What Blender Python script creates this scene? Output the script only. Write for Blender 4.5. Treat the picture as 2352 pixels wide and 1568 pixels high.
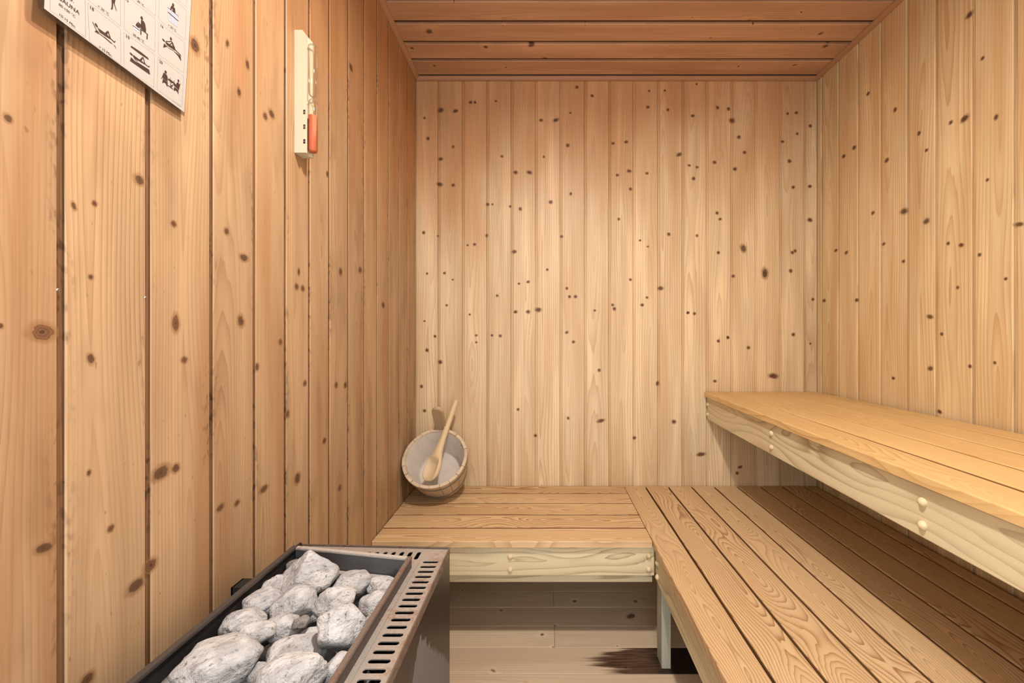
import bpy, bmesh, math, random
from mathutils import Vector, Matrix, noise as mnoise

scene = bpy.context.scene
for o in list(bpy.data.objects):
    bpy.data.objects.remove(o)

# ------------------------------------------------------------------ camera
F_PX, CX, CY, IW, IH = 988.0, 1256.0, 774.0, 2352.0, 1568.0
CAM_H = 1.04
cam_d = bpy.data.cameras.new('camera')
cam = bpy.data.objects.new('camera', cam_d)
scene.collection.objects.link(cam)
cam.location = (0, 0, CAM_H)
cam.rotation_euler = (math.radians(90), 0, 0)
cam_d.sensor_width = 36
cam_d.lens = 36 * F_PX / IW
cam_d.shift_x = (IW / 2 - CX) / IW
cam_d.shift_y = -(IH / 2 - CY) / IW
cam_d.clip_start = 0.02
scene.camera = cam

# ------------------------------------------------------------------ light
world = bpy.data.worlds.new('world')
scene.world = world
world.use_nodes = True
wb = world.node_tree.nodes['Background']
wb.inputs[0].default_value = (0.88, 0.95, 1.0, 1)
wb.inputs[1].default_value = 2.7
LAMP = (0.09, 0.52, 2.085)
ld = bpy.data.lights.new('ceiling_lamp_light', 'AREA')
ld.shape = 'DISK'
ld.size = 0.09
ld.energy = 17.5
ld.color = (1.0, 0.95, 0.88)
lo = bpy.data.objects.new('ceiling_lamp_light', ld)
scene.collection.objects.link(lo)
lo.location = (LAMP[0], LAMP[1], LAMP[2] - 0.012)

vs = scene.view_settings
vs.view_transform = 'Standard'
vs.look = 'None'
vs.gamma = 1
vs.exposure = 0.48
vs.use_curve_mapping = False
scene.cycles.max_bounces = 6
scene.cycles.diffuse_bounces = 2
scene.cycles.caustics_reflective = False
scene.cycles.caustics_refractive = False

# ------------------------------------------------------------------ helpers
COL = scene.collection


def lin(r, g, b):
    f = lambda c: (c / 255 / 12.92) if c / 255 <= 0.04045 else ((c / 255 + 0.055) / 1.055) ** 2.4
    return (f(r), f(g), f(b), 1.0)


def tag(o, label=None, cat=None, group=None, kind=None):
    if label: o['label'] = label
    if cat: o['category'] = cat
    if group: o['group'] = group
    if kind: o['kind'] = kind
    return o


def link(o, parent=None, M=None):
    COL.objects.link(o)
    if parent is not None:
        o.parent = parent
        o.matrix_parent_inverse = Matrix.Identity(4)
        if M is not None:
            o.matrix_basis = parent.matrix_basis.inverted() @ M
    elif M is not None:
        o.matrix_basis = M
    return o


def empty(name, loc):
    o = bpy.data.objects.new(name, None)
    o.empty_display_size = 0.05
    COL.objects.link(o)
    o.matrix_basis = Matrix.Translation(loc)
    return o


def obj(name, me, parent=None, M=None):
    """M: world matrix (parents are unrotated top-level things or their parts)."""
    o = bpy.data.objects.new(name, me)
    COL.objects.link(o)
    M = M or Matrix.Identity(4)
    if parent is not None:
        W = Matrix.Identity(4)
        p = parent
        while p is not None:
            W = p.matrix_basis @ W
            p = p.parent
        o.parent = parent
        o.matrix_parent_inverse = Matrix.Identity(4)
        M = W.inverted() @ M
    o.matrix_basis = M
    return o


def mesh_from_bm(name, bm, mats, smooth=False):
    bmesh.ops.recalc_face_normals(bm, faces=bm.faces)
    me = bpy.data.meshes.new(name)
    bm.to_mesh(me)
    bm.free()
    for m in (mats if isinstance(mats, (list, tuple)) else [mats]):
        me.materials.append(m)
    if smooth:
        me.polygons.foreach_set('use_smooth', [True] * len(me.polygons))
    return me


def frame(origin, x, y, z):
    x, y, z = Vector(x).normalized(), Vector(y).normalized(), Vector(z).normalized()
    return Matrix(((x.x, y.x, z.x, origin[0]), (x.y, y.y, z.y, origin[1]),
                   (x.z, y.z, z.z, origin[2]), (0, 0, 0, 1)))


def bm_box(bm, x0, x1, y0, y1, z0, z1):
    vs_ = [bm.verts.new(p) for p in ((x0, y0, z0), (x1, y0, z0), (x1, y1, z0), (x0, y1, z0),
                                     (x0, y0, z1), (x1, y0, z1), (x1, y1, z1), (x0, y1, z1))]
    for f in ((0, 3, 2, 1), (4, 5, 6, 7), (0, 1, 5, 4), (1, 2, 6, 5), (2, 3, 7, 6), (3, 0, 4, 7)):
        bm.faces.new([vs_[i] for i in f])
    return vs_


def box_mesh(name, mats, x0, x1, y0, y1, z0, z1, bevel=0.0, seg=2):
    bm = bmesh.new()
    bm_box(bm, x0, x1, y0, y1, z0, z1)
    if bevel > 0:
        bmesh.ops.bevel(bm, geom=list(bm.edges), offset=bevel, segments=seg, affect='EDGES', profile=0.5)
    return mesh_from_bm(name, bm, mats)


def extrude_mesh(name, mats, pts, length, matidx=None):
    """closed 2D profile (x, y) extruded along local z."""
    bm = bmesh.new()
    a = [bm.verts.new((p[0], p[1], 0)) for p in pts]
    b = [bm.verts.new((p[0], p[1], length)) for p in pts]
    n = len(pts)
    for i in range(n):
        f = bm.faces.new((a[i], a[(i + 1) % n], b[(i + 1) % n], b[i]))
        if matidx: f.material_index = matidx[i]
    bm.faces.new(list(reversed(a)))
    bm.faces.new(b)
    return mesh_from_bm(name, bm, mats)


def lathe_bm(bm, prof, n=32, cap0=False, cap1=False, M=None):
    rings = []
    for r, z in prof:
        ring = []
        for i in range(n):
            t = 2 * math.pi * i / n
            p = Vector((r * math.cos(t), r * math.sin(t), z))
            ring.append(bm.verts.new(M @ p if M else p))
        rings.append(ring)
    for k in range(len(rings) - 1):
        for i in range(n):
            bm.faces.new((rings[k][i], rings[k][(i + 1) % n], rings[k + 1][(i + 1) % n], rings[k + 1][i]))
    if cap0: bm.faces.new(list(reversed(rings[0])))
    if cap1: bm.faces.new(rings[-1])
    return rings


# ------------------------------------------------------------------ node DSL
class S:
    def __init__(self, g, sock): self.g, self.s = g, sock
    def __add__(self, o): return self.g.m('ADD', self, o)
    __radd__ = __add__
    def __sub__(self, o): return self.g.m('SUBTRACT', self, o)
    def __rsub__(self, o): return self.g.m('SUBTRACT', o, self)
    def __mul__(self, o): return self.g.m('MULTIPLY', self, o)
    __rmul__ = __mul__
    def __truediv__(self, o): return self.g.m('DIVIDE', self, o)
    def __pow__(self, o): return self.g.m('POWER', self, o)


class Graph:
    def __init__(self, name):
        self.mat = bpy.data.materials.new(name)
        self.mat.use_nodes = True
        self.nt = self.mat.node_tree
        self.bsdf = self.nt.nodes['Principled BSDF']
        self.N, self.L = self.nt.nodes, self.nt.links

    def put(self, inp, v):
        if isinstance(v, S): self.L.new(v.s, inp)
        elif v is not None: inp.default_value = v

    def m(self, op, a, b=None, c=None, clamp=False):
        n = self.N.new('ShaderNodeMath'); n.operation = op; n.use_clamp = clamp
        self.put(n.inputs[0], a); self.put(n.inputs[1], b); self.put(n.inputs[2], c)
        return S(self, n.outputs[0])

    def obj_xyz(self):
        tc = self.N.new('ShaderNodeTexCoord')
        sp = self.N.new('ShaderNodeSeparateXYZ')
        self.L.new(tc.outputs['Object'], sp.inputs[0])
        return [S(self, o) for o in sp.outputs]

    def world_xyz(self):
        ge = self.N.new('ShaderNodeNewGeometry')
        sp = self.N.new('ShaderNodeSeparateXYZ')
        self.L.new(ge.outputs['Position'], sp.inputs[0])
        return [S(self, o) for o in sp.outputs]

    def rnd(self):
        return S(self, self.N.new('ShaderNodeObjectInfo').outputs['Random'])

    def vec(self, x, y, z=0.0):
        n = self.N.new('ShaderNodeCombineXYZ')
        for i, v in enumerate((x, y, z)): self.put(n.inputs[i], v)
        return S(self, n.outputs[0])

    def sep(self, v):
        n = self.N.new('ShaderNodeSeparateXYZ'); self.L.new(v.s, n.inputs[0])
        return [S(self, o) for o in n.outputs]

    def noise(self, v, scale=1.0, detail=2.0, rough=0.5, dist=0.0):
        n = self.N.new('ShaderNodeTexNoise')
        self.L.new(v.s, n.inputs['Vector'])
        n.inputs['Scale'].default_value = scale
        n.inputs['Detail'].default_value = detail
        n.inputs['Roughness'].default_value = rough
        n.inputs['Distortion'].default_value = dist
        return S(self, n.outputs[0])

    def voronoi(self, v, rand=1.0):
        n = self.N.new('ShaderNodeTexVoronoi'); n.voronoi_dimensions = '2D'
        self.L.new(v.s, n.inputs['Vector'])
        n.inputs['Scale'].default_value = 1.0
        n.inputs['Randomness'].default_value = rand
        return S(self, n.outputs['Distance']), S(self, n.outputs['Color']), S(self, n.outputs['Position'])

    def sstep(self, v, a, b, lo=0.0, hi=1.0):
        n = self.N.new('ShaderNodeMapRange'); n.interpolation_type = 'SMOOTHSTEP'
        self.put(n.inputs[0], v); self.put(n.inputs[1], a); self.put(n.inputs[2], b)
        self.put(n.inputs[3], lo); self.put(n.inputs[4], hi)
        return S(self, n.outputs[0])

    def mix(self, f, a, b, blend='MIX'):
        n = self.N.new('ShaderNodeMix'); n.data_type = 'RGBA'; n.blend_type = blend
        n.clamp_factor = True
        self.put(n.inputs[0], f); self.put(n.inputs[6], a); self.put(n.inputs[7], b)
        return S(self, n.outputs[2])

    def scale_col(self, col, f):
        n = self.N.new('ShaderNodeVectorMath'); n.operation = 'SCALE'
        self.put(n.inputs[0], col); self.put(n.inputs[3], f)
        return S(self, n.outputs[0])

    def bump(self, h, strength=0.2, dist=0.001):
        n = self.N.new('ShaderNodeBump')
        n.inputs['Strength'].default_value = strength
        n.inputs['Distance'].default_value = dist
        self.L.new(h.s, n.inputs['Height'])
        self.L.new(n.outputs[0], self.bsdf.inputs['Normal'])

    def out(self, col=None, rough=None, metal=None, spec=None):
        B = self.bsdf.inputs
        self.put(B['Base Color'], col); self.put(B['Roughness'], rough)
        self.put(B['Metallic'], metal); self.put(B['Specular IOR Level'], spec)
        return self.mat


def plain(name, col, rough=0.5, metal=0.0, spec=0.4):
    return Graph(name).out(col, rough, metal, spec)


def wood(name, base, late, line=0.35, freq=200, sharp=3.0, hamp=0.05, vf=1.3, wander=0.012,
         blot=(0.25, None), var=0.10, knots=None, knot_col=lin(104, 70, 46), fiber=0.10,
         grime=None, rough=0.5, spec=0.3, extra=None, centre=0.05, sapwood=0.0, age=None):
    """Procedural sawn softwood: local x = across the board, local z = along the grain."""
    g = Graph(name)
    x, y, z = g.obj_xyz()
    s = g.rnd()
    s2 = g.m('FRACT', s * 7.131)
    s3 = g.m('FRACT', s * 23.77)
    off = s * 57.0
    u = x + y * 0.35
    # --- knots
    if knots:
        ku, kv, pres, rmin, rmax = knots
        vx = u / ku + off * 1.37
        vz = z / kv + off * 3.11
        d_, c_, p_ = g.voronoi(g.vec(vx, vz), 0.95)
        px_, py_, _ = g.sep(p_)
        cr, cg, cb = g.sep(c_)
        du = (vx - px_) * ku
        dv = (vz - py_) * kv
        wob = g.noise(g.vec(u * 90, z * 70, off), 1, 1, 0.5)
        dist = g.m('SQRT', du * du * 0.85 + g.m('POWER', dv - du * (cb - 0.5) * 1.6, 2.0) * 0.80)
        rad = rmin + (rmax - rmin) * cr * cr * cr
        has = g.m('LESS_THAN', cg, pres)
        q = dist / rad + (wob - 0.5) * 0.55
        kn = g.sstep(q, 1.15, 0.60) * has
        swirl = g.sstep(q, 6.0, 0.8) * has
    # --- annual rings
    n1 = g.noise(g.vec(u * 5, z * 1.7, off), 1, 0, 0.5) - 0.5
    uu = u + n1 * (2 * wander)
    if knots:
        uu = uu - du * swirl * 0.55
    cx = (s2 - 0.5) * centre + 0.05
    hh = (g.noise(g.vec(z * vf, off, u * 9.0), 1, 0, 0.5) - 0.42) * hamp
    e = uu - cx
    rr = g.m('SQRT', e * e + hh * hh + 0.000004)
    fb2 = g.noise(g.vec(uu * 60, z * 2.4, off + 9), 1, 1, 0.6)
    t = g.m('FRACT', rr * freq + fb2 * 0.8)
    lt = (t ** sharp) * g.sstep(t, 1.0, 0.93)
    amt = lt * line * g.sstep(n1, -0.3, 0.25, 0.5, 1.25)
    col = g.mix(amt, base, late)
    # --- fibre streaks, board-to-board tone, slow blotches
    fb = g.noise(g.vec(u * 620, z * 9, off), 1, 0, 0.6)
    tone = 1.0 + (s3 - 0.5) * (2 * var) + (fb - 0.5) * (2 * fiber) + (fb2 - 0.5) * (2.0 * fiber)
    bl = None
    if blot[1] is not None:
        bl = g.noise(g.vec(u * 16, z * 1.5, off * 1.7), 1, 1, 0.6)
        col = g.mix(g.sstep(bl, 0.45, 0.70) * blot[0], col, blot[1])
        if sapwood:
            tone = tone + g.sstep(bl, 0.46, 0.32) * sapwood
    if age is not None:
        col = age(g, col)
    if knots:
        tone = tone + g.sstep(q, 4.5, 1.3) * has * g.sstep(q, 0.8, 1.3) * 0.10
    col = g.scale_col(col, tone)
    if knots:
        kc = g.scale_col(S(g, g_rgb(g, knot_col)), cb * 0.9 + 0.35)
        col = g.mix(g.sstep(q, 2.0, 1.0) * has * 0.20, col, late)
        col = g.mix(kn * 0.88, col, kc)
    if grime:
        w, amount, gcol = grime
        edge = g.m('MINIMUM', x - 0.008, w - x)
        gn = g.noise(g.vec(u * 160, z * 60, off + 5), 1, 1, 0.7)
        sm = g.noise(g.vec(u * 16, z * 4.0, off + 11), 1, 2, 0.65)
        gm = g.sstep(edge, 0.016, -0.002) * g.sstep(gn, 0.50, 0.66) * g.sstep(sm, 0.46, 0.60)
        col = g.mix(gm * amount, col, gcol)
        col = g.mix(g.sstep(sm, 0.52, 0.72) * amount * 0.45, col, gcol)
        col = g.mix(g.sstep(gn, 0.74, 0.80) * amount * 0.8, col, gcol)
    if extra:
        col = extra(g, col)
    g.out(col, rough, 0.0, spec)
    return g.mat


def g_rgb(g, col):
    n = g.N.new('ShaderNodeRGB'); n.outputs[0].default_value = col
    return n.outputs[0]


# ------------------------------------------------------------------ materials
GR = lin(84, 54, 34)


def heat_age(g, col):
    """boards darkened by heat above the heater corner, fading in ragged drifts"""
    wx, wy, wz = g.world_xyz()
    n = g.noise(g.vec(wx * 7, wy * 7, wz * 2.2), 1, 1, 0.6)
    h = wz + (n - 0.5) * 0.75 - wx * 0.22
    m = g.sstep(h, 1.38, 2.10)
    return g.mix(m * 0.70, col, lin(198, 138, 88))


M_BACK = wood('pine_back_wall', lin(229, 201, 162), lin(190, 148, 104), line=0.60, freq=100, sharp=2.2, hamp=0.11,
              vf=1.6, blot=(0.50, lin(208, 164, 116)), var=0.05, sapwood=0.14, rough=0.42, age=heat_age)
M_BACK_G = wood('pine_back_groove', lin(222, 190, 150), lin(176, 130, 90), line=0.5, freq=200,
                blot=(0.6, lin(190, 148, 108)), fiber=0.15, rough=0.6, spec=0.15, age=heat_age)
M_RIGHT = wood('pine_right_wall', lin(231, 201, 156), lin(194, 148, 98), line=0.62, freq=105, sharp=2.2, hamp=0.11,
               vf=1.4, blot=(0.48, lin(212, 160, 102)), var=0.05, sapwood=0.12, rough=0.40)
M_RIGHT_G = wood('pine_right_groove', lin(222, 186, 140), lin(172, 126, 84), line=0.5, freq=200,
                 blot=(0.6, lin(192, 148, 102)), fiber=0.15, rough=0.6, spec=0.15)
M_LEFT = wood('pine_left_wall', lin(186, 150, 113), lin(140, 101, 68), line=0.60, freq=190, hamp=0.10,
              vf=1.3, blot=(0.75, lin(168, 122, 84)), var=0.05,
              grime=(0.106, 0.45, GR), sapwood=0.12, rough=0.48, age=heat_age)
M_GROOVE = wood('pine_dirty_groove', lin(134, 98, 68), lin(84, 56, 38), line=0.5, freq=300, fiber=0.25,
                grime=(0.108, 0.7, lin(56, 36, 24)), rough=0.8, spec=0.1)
M_CEIL = wood('pine_ceiling', lin(204, 156, 120), lin(150, 102, 70), line=0.45, freq=110, hamp=0.09,
              vf=1.4, blot=(0.45, lin(172, 120, 86)), var=0.08, knots=(0.085, 0.20, 0.75, 0.002, 0.0115),
              knot_col=lin(88, 54, 38), sapwood=0.08, rough=0.33, spec=0.55)
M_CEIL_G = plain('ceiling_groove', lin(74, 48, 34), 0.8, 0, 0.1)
M_TRIM = wood('pine_trim', lin(190, 142, 106), lin(146, 100, 68), line=0.35, freq=260, rough=0.45)
M_BENCH = wood('bench_pine', lin(224, 188, 142), lin(150, 100, 60), line=0.85, freq=150, sharp=3.0, hamp=0.14,
               vf=3.4, wander=0.016, blot=(0.25, lin(200, 156, 112)), var=0.05, fiber=0.06,
               rough=0.5, centre=0.05)
M_BENCH_L = wood('bench_pine_pale', lin(226, 192, 146), lin(168, 116, 70), line=1.0, freq=90, sharp=1.8, hamp=0.20,
                 vf=3.0, wander=0.012, blot=(0.20, lin(206, 166, 122)), var=0.04, fiber=0.05, rough=0.5, centre=0.04)
M_BENCH_U = wood('bench_pine_golden', lin(230, 190, 130), lin(190, 136, 78), line=0.7, freq=170, sharp=2.8, hamp=0.13,
                 vf=2.2, wander=0.014, blot=(0.22, lin(206, 160, 104)), var=0.05, fiber=0.06,
                 rough=0.45, centre=0.05)
M_FASCIA = wood('fascia_pine', lin(226, 208, 170), lin(150, 120, 84), line=0.70, freq=42, sharp=3.2, hamp=0.26,
                vf=2.4, wander=0.03, blot=(0.25, lin(208, 188, 150)), var=0.03, fiber=0.04, rough=0.55, centre=0.08)
M_LEG = wood('grey_leg_pine', lin(188, 184, 166), lin(140, 130, 110), line=0.5, freq=200,
             blot=(0.6, lin(150, 142, 122)), fiber=0.22, rough=0.65)
KF = (0.10, 0.26, 0.70, 0.003, 0.018)
M_FLOOR = wood('floor_pine', lin(218, 192, 162), lin(172, 142, 112), line=0.35, freq=110, hamp=0.09,
               blot=(0.45, lin(196, 168, 140)), var=0.06, knots=KF, knot_col=lin(126, 94, 70), fiber=0.05, rough=0.55)


def water_stain(g, col):
    wx, wy, wz = g.world_xyz()
    n = g.noise(g.vec(wx * 3.0, wy * 42, 2.0), 1, 2, 0.5)
    n2 = g.noise(g.vec(wx * 30, wy * 30, 5.0), 1, 3, 0.6)
    n3 = g.noise(g.vec(wx * 12, wy * 160, 1.0), 1, 2, 0.6)
    edge = wx + (n - 0.5) * 0.42 + (n3 - 0.5) * 0.05
    m1 = g.sstep(edge, 0.17, 0.25)
    m2 = g.sstep(wx + (n2 - 0.5) * 0.10, 0.31, 0.39)
    col = g.mix(m1 * (n3 * 0.35 + 0.75), col, lin(70, 40, 27))
    return g.mix(m2 * 0.9, col, lin(28, 22, 20))


M_GAP_SHADE = wood('plank_gap_shade', lin(150, 108, 70), lin(96, 64, 40), line=0.5, freq=300, fiber=0.2, rough=0.8, spec=0.1)  # painted shade: dark brown sides make the gaps between bench planks read dark
M_HANDLE = wood('bucket_handle_wood', lin(196, 166, 130), lin(150, 116, 82), line=0.5, freq=220, fiber=0.12, rough=0.65)
M_FLOOR_ST = wood('floor_pine_stained', lin(218, 192, 162), lin(172, 142, 112), line=0.35, freq=110, hamp=0.09,
                  blot=(0.45, lin(196, 168, 140)), var=0.02, knots=KF, knot_col=lin(132, 96, 68), fiber=0.05,
                  rough=0.5, extra=water_stain)
M_PLUG = wood('birch_plug', lin(222, 200, 160), lin(190, 160, 120), line=0.5, freq=700, fiber=0.06, rough=0.5)
M_BUCKET = wood('bucket_wood', lin(218, 194, 164), lin(172, 142, 110), line=0.4, freq=300, var=0.05, fiber=0.14,
                blot=(0.4, lin(184, 156, 126)), rough=0.65)
M_LADLE = wood('ladle_wood', lin(226, 198, 158), lin(190, 152, 108), line=0.35, freq=260, fiber=0.06, rough=0.5,
               knots=None)
M_TIMERWOOD = wood('timer_wood', lin(206, 190, 164), lin(182, 160, 130), line=0.25, freq=350, fiber=0.05, rough=0.55)


def m_liner():
    g = Graph('bucket_liner')
    x, y, z = g.obj_xyz()
    n = g.noise(g.vec(x * 30, y * 30, z * 12), 1, 3, 0.6)
    col = g.mix(g.sstep(n, 0.35, 0.7) * 0.6, lin(212, 198, 186), lin(230, 212, 194))
    return g.out(col, 0.4, 0, 0.4)


def m_stone(name, a, b, dark):
    g = Graph(name)
    x, y, z = g.obj_xyz()
    off = g.rnd() * 40.0
    v = g.vec(x + off, y, z)
    n1 = g.noise(v, 38, 2, 0.6)
    n2 = g.noise(v, 150, 3, 0.7)
    n3 = g.noise(g.vec((x + y * 0.6) * 40 + off, (y - x * 0.4) * 170, z * 150), 1, 4, 0.65, 0.4)
    n4 = g.noise(v, 420, 2, 0.6)
    col = g.mix(g.sstep(n1, 0.35, 0.68), a, b)
    col = g.mix(g.sstep(n3, 0.50, 0.68) * 0.55, col, dark)
    col = g.mix(g.sstep(n2, 0.57, 0.72) * 0.8, col, g.scale_col(S(g, g_rgb(g, dark)), 0.5))
    col = g.mix(g.sstep(n4, 0.6, 0.75) * 0.3, col, dark)
    g.bump(n2 * 1.2 + n1, 0.9, 0.003)
    return g.out(col, 0.8, 0, 0.25)


M_STONE = m_stone('pale_stone', lin(204, 200, 198), lin(172, 168, 167), lin(112, 108, 107))
M_STONE_D = m_stone('dark_stone', lin(142, 136, 130), lin(112, 106, 102), lin(58, 54, 52))


def m_metal(name, base, rust, amount, rough, metal=0.75, scratch=True, axis=2):
    g = Graph(name)
    x, y, z = g.world_xyz()
    n = g.noise(g.vec(x * 60, y * 60, z * 60), 1, 5, 0.65)
    n2 = g.noise(g.vec(x * 12, y * 12, z * 12), 1, 3, 0.55)
    n3 = g.noise(g.vec(x * 500, y * 500, z * 500), 1, 2, 0.6)
    m = g.sstep(n * 0.55 + n2 * 0.45 + (n3 - 0.5) * 0.12, 0.62 - amount * 0.3, 0.72 - amount * 0.3)
    col = g.mix(m * 0.85, base, rust)
    col = g.scale_col(col, (n3 - 0.5) * 0.5 + 1.0)
    g.bump(n3 + n, 0.15, 0.0008)
    g.out(col, None, None, 0.4)
    g.put(g.bsdf.inputs['Roughness'], m * 0.3 + rough)
    g.put(g.bsdf.inputs['Metallic'], metal - m * metal * 0.8)
    return g.mat


M_TOPPLATE = m_metal('rusty_top_plate', lin(184, 174, 164), lin(140, 110, 90), 0.40, 0.45, 0.5)
M_RIM = m_metal('rusty_rim', lin(136, 120, 108), lin(110, 80, 64), 0.40, 0.5, 0.5)
M_RIM_DARK = m_metal('dark_rim', lin(92, 84, 80), lin(112, 76, 58), 0.10, 0.5, 0.5)
M_TRAY = m_metal('tray_steel', lin(122, 121, 122), lin(84, 80, 80), 0.3, 0.55, 0.4)
M_TRAYRIM_PALE = m_metal('pale_far_rim', lin(196, 188, 180), lin(146, 110, 92), 0.15, 0.5, 0.3)
M_BLACKSTEEL = m_metal('black_steel', lin(46, 44, 44), lin(60, 44, 38), 0.2, 0.6, 0.3)


def m_front():
    g = Graph('heater_front_steel')
    x, y, z = g.world_xyz()
    st = g.noise(g.vec(y * 260, z * 5, 0.0), 1, 3, 0.6)
    bl = g.noise(g.vec(y * 14, z * 8, 3.0), 1, 3, 0.6)
    col = g.mix(g.sstep(bl, 0.35, 0.7), lin(72, 62, 54), lin(66, 52, 44))
    col = g.scale_col(col, (st - 0.5) * 0.35 + 1.0)
    jag = g.noise(g.vec(y * 130, z * 10, 7.0), 1, 3, 0.7)
    e = g.m('ABSOLUTE', y - 0.645)
    top = 0.590 - e * 0.95 + (jag - 0.5) * 0.060
    m = g.m('GREATER_THAN', top, z)
    gr = g.noise(g.vec(y * 900, z * 900, 1.0), 1, 2, 0.6)
    col = g.mix(m, col, g.scale_col(S(g, g_rgb(g, lin(120, 116, 114))), gr * 0.7 + 0.65))
    g.out(col, None, None, 0.5)
    g.put(g.bsdf.inputs['Roughness'], m * 0.4 + 0.36)
    g.put(g.bsdf.inputs['Metallic'], 0.65 - m * 0.55)
    return g.mat


M_FRONT = m_front()
M_LINER = m_liner()
M_HOOP = plain('grey_hoop', lin(128, 124, 118), 0.45, 0.3)
M_STEELDOT = plain('nail_steel', lin(190, 190, 190), 0.25, 1.0)
M_SAND = plain('orange_sand', lin(232, 122, 88), 0.7)
M_INK = plain('black_ink', lin(40, 32, 30), 0.6)
M_BROWNINK = plain('brown_ink', lin(64, 40, 32), 0.6)
M_LILAC = plain('lilac_ink', lin(196, 184, 194), 0.6)
M_LINE = plain('grey_line_ink', lin(172, 160, 150), 0.6)


def m_paper():
    g = Graph('laminated_paper')
    x, y, z = g.world_xyz()
    n = g.noise(g.vec(x * 200, y * 200, z * 200), 1, 3, 0.6)
    col = g.mix(g.sstep(n, 0.4, 0.7) * 0.35, lin(180, 171, 163), lin(191, 181, 172))
    g.bump(n, 0.1, 0.0005)
    return g.out(col, 0.35, 0, 0.5)


M_PAPER = m_paper()


def m_glass(name, tint, rough=0.02, refl=0.9):
    """thin clear sheet: lets light straight through, mirrors a little at grazing angles"""
    g = Graph(name)
    N, L = g.N, g.L
    tr = N.new('ShaderNodeBsdfTransparent'); tr.inputs[0].default_value = tint
    gl = N.new('ShaderNodeBsdfGlossy'); gl.inputs['Roughness'].default_value = rough
    fr = N.new('ShaderNodeFresnel'); fr.inputs['IOR'].default_value = 1.35
    mx = N.new('ShaderNodeMixShader')
    k = g.m('MULTIPLY', S(g, fr.outputs[0]), refl)
    L.new(k.s, mx.inputs[0]); L.new(tr.outputs[0], mx.inputs[1]); L.new(gl.outputs[0], mx.inputs[2])
    L.new(mx.outputs[0], N['Material Output'].inputs['Surface'])
    return g.mat


M_GLASS = m_glass('timer_glass', (0.95, 0.94, 0.90, 1), 0.05, 0.6)
M_CLEAR = m_glass('laminate_film', (0.82, 0.80, 0.79, 1), 0.2, 0.5)
M_WALLBACK = plain('wall_backing', lin(120, 84, 56), 0.8)


# ------------------------------------------------------------------ room
D = 1.9
BX0, BX1 = -0.577, 1.194
FRONT_Y = -0.45
CEIL = 2.185
LSK, RSK = 0.0243, 0.0091       # side walls run slightly out of square


def xl(Y): return BX0 + (D - Y) * LSK


def xr(Y): return BX1 + (D - Y) * RSK


def structure(name, me, M=None):
    return tag(obj(name, me, None, M), kind='structure')


wall_back = structure('wall_back', box_mesh('wall_back', M_WALLBACK, BX0 - 0.1, BX1 + 0.1, D + 0.012, D + 0.06, 0, CEIL))
lw = bmesh.new()
bm_box(lw, -0.06, -0.012, FRONT_Y, D + 0.06, 0, CEIL)
for v in lw.verts: v.co.x += xl(v.co.y)
wall_left = structure('wall_left', mesh_from_bm('wall_left', lw, M_WALLBACK))
rw = bmesh.new()
bm_box(rw, 0.012, 0.06, FRONT_Y, D + 0.06, 0, CEIL)
for v in rw.verts: v.co.x += xr(v.co.y)
wall_right = structure('wall_right', mesh_from_bm('wall_right', rw, M_WALLBACK))
wf = bmesh.new()
bm_box(wf, -0.75, -0.42, FRONT_Y - 0.06, FRONT_Y, 0, CEIL)
bm_box(wf, 0.62, 1.40, FRONT_Y - 0.06, FRONT_Y, 0, CEIL)
bm_box(wf, -0.42, 0.62, FRONT_Y - 0.06, FRONT_Y, 2.02, CEIL)
wall_front = structure('wall_front', mesh_from_bm('wall_front', wf, M_RIGHT))
ceiling = structure('ceiling', box_mesh('ceiling', M_WALLBACK, BX0 - 0.1, BX1 + 0.15, FRONT_Y - 0.06, D + 0.06, CEIL + 0.012, CEIL + 0.05))
floor = structure('floor', box_mesh('floor', M_WALLBACK, BX0 - 0.1, BX1 + 0.15, FRONT_Y - 0.06, D + 0.06, -0.05, -0.004))

GAP, DEEP = 0.0105, 0.0045


def board_profile(w, gap=GAP, deep=DEEP, th=0.012, bev=0.0016):
    """tongue strip (recessed) at x 0..gap, board face gap..w; y is the room side."""
    pts = [(0, -th), (w, -th), (w, -bev), (w - bev, 0), (gap + bev, 0), (gap, -bev), (gap, -deep), (0.0014, -deep),
           (0.0014, -th * 0.85), (0, -th * 0.85)]
    mi = [0, 0, 0, 0, 0, 1, 1, 1, 1, 0]
    return pts, mi


_bcache = {}


def board(name, parent, w, length, M, mats, key, gap=GAP, deep=DEEP):
    k = (key, round(w, 4), round(length, 3))
    if k not in _bcache:
        p, mi = board_profile(w, gap, deep)
        _bcache[k] = extrude_mesh(name, mats, p, length, mi)
    return obj(name, _bcache[k], parent, M)


# back wall: x across = +X, y out = -Y, z up.   joints from the left
P = 56.06 / 520.0
j0 = (1008.4 - CX) / 520.0
edges = [BX0 - 0.0115] + [j0 - 0.006 + P * k for k in range(17)]
edges = [e for e in edges if e < BX1 - 0.01] + [BX1]
for a, b in zip(edges[:-1], edges[1:]):
    first = a == BX0
    board('board', wall_back, b - a, CEIL, frame((a, D, 0), (1, 0, 0), (0, -1, 0), (0, 0, 1)), [M_BACK, M_BACK_G], 'back', deep=0.0035)
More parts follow.
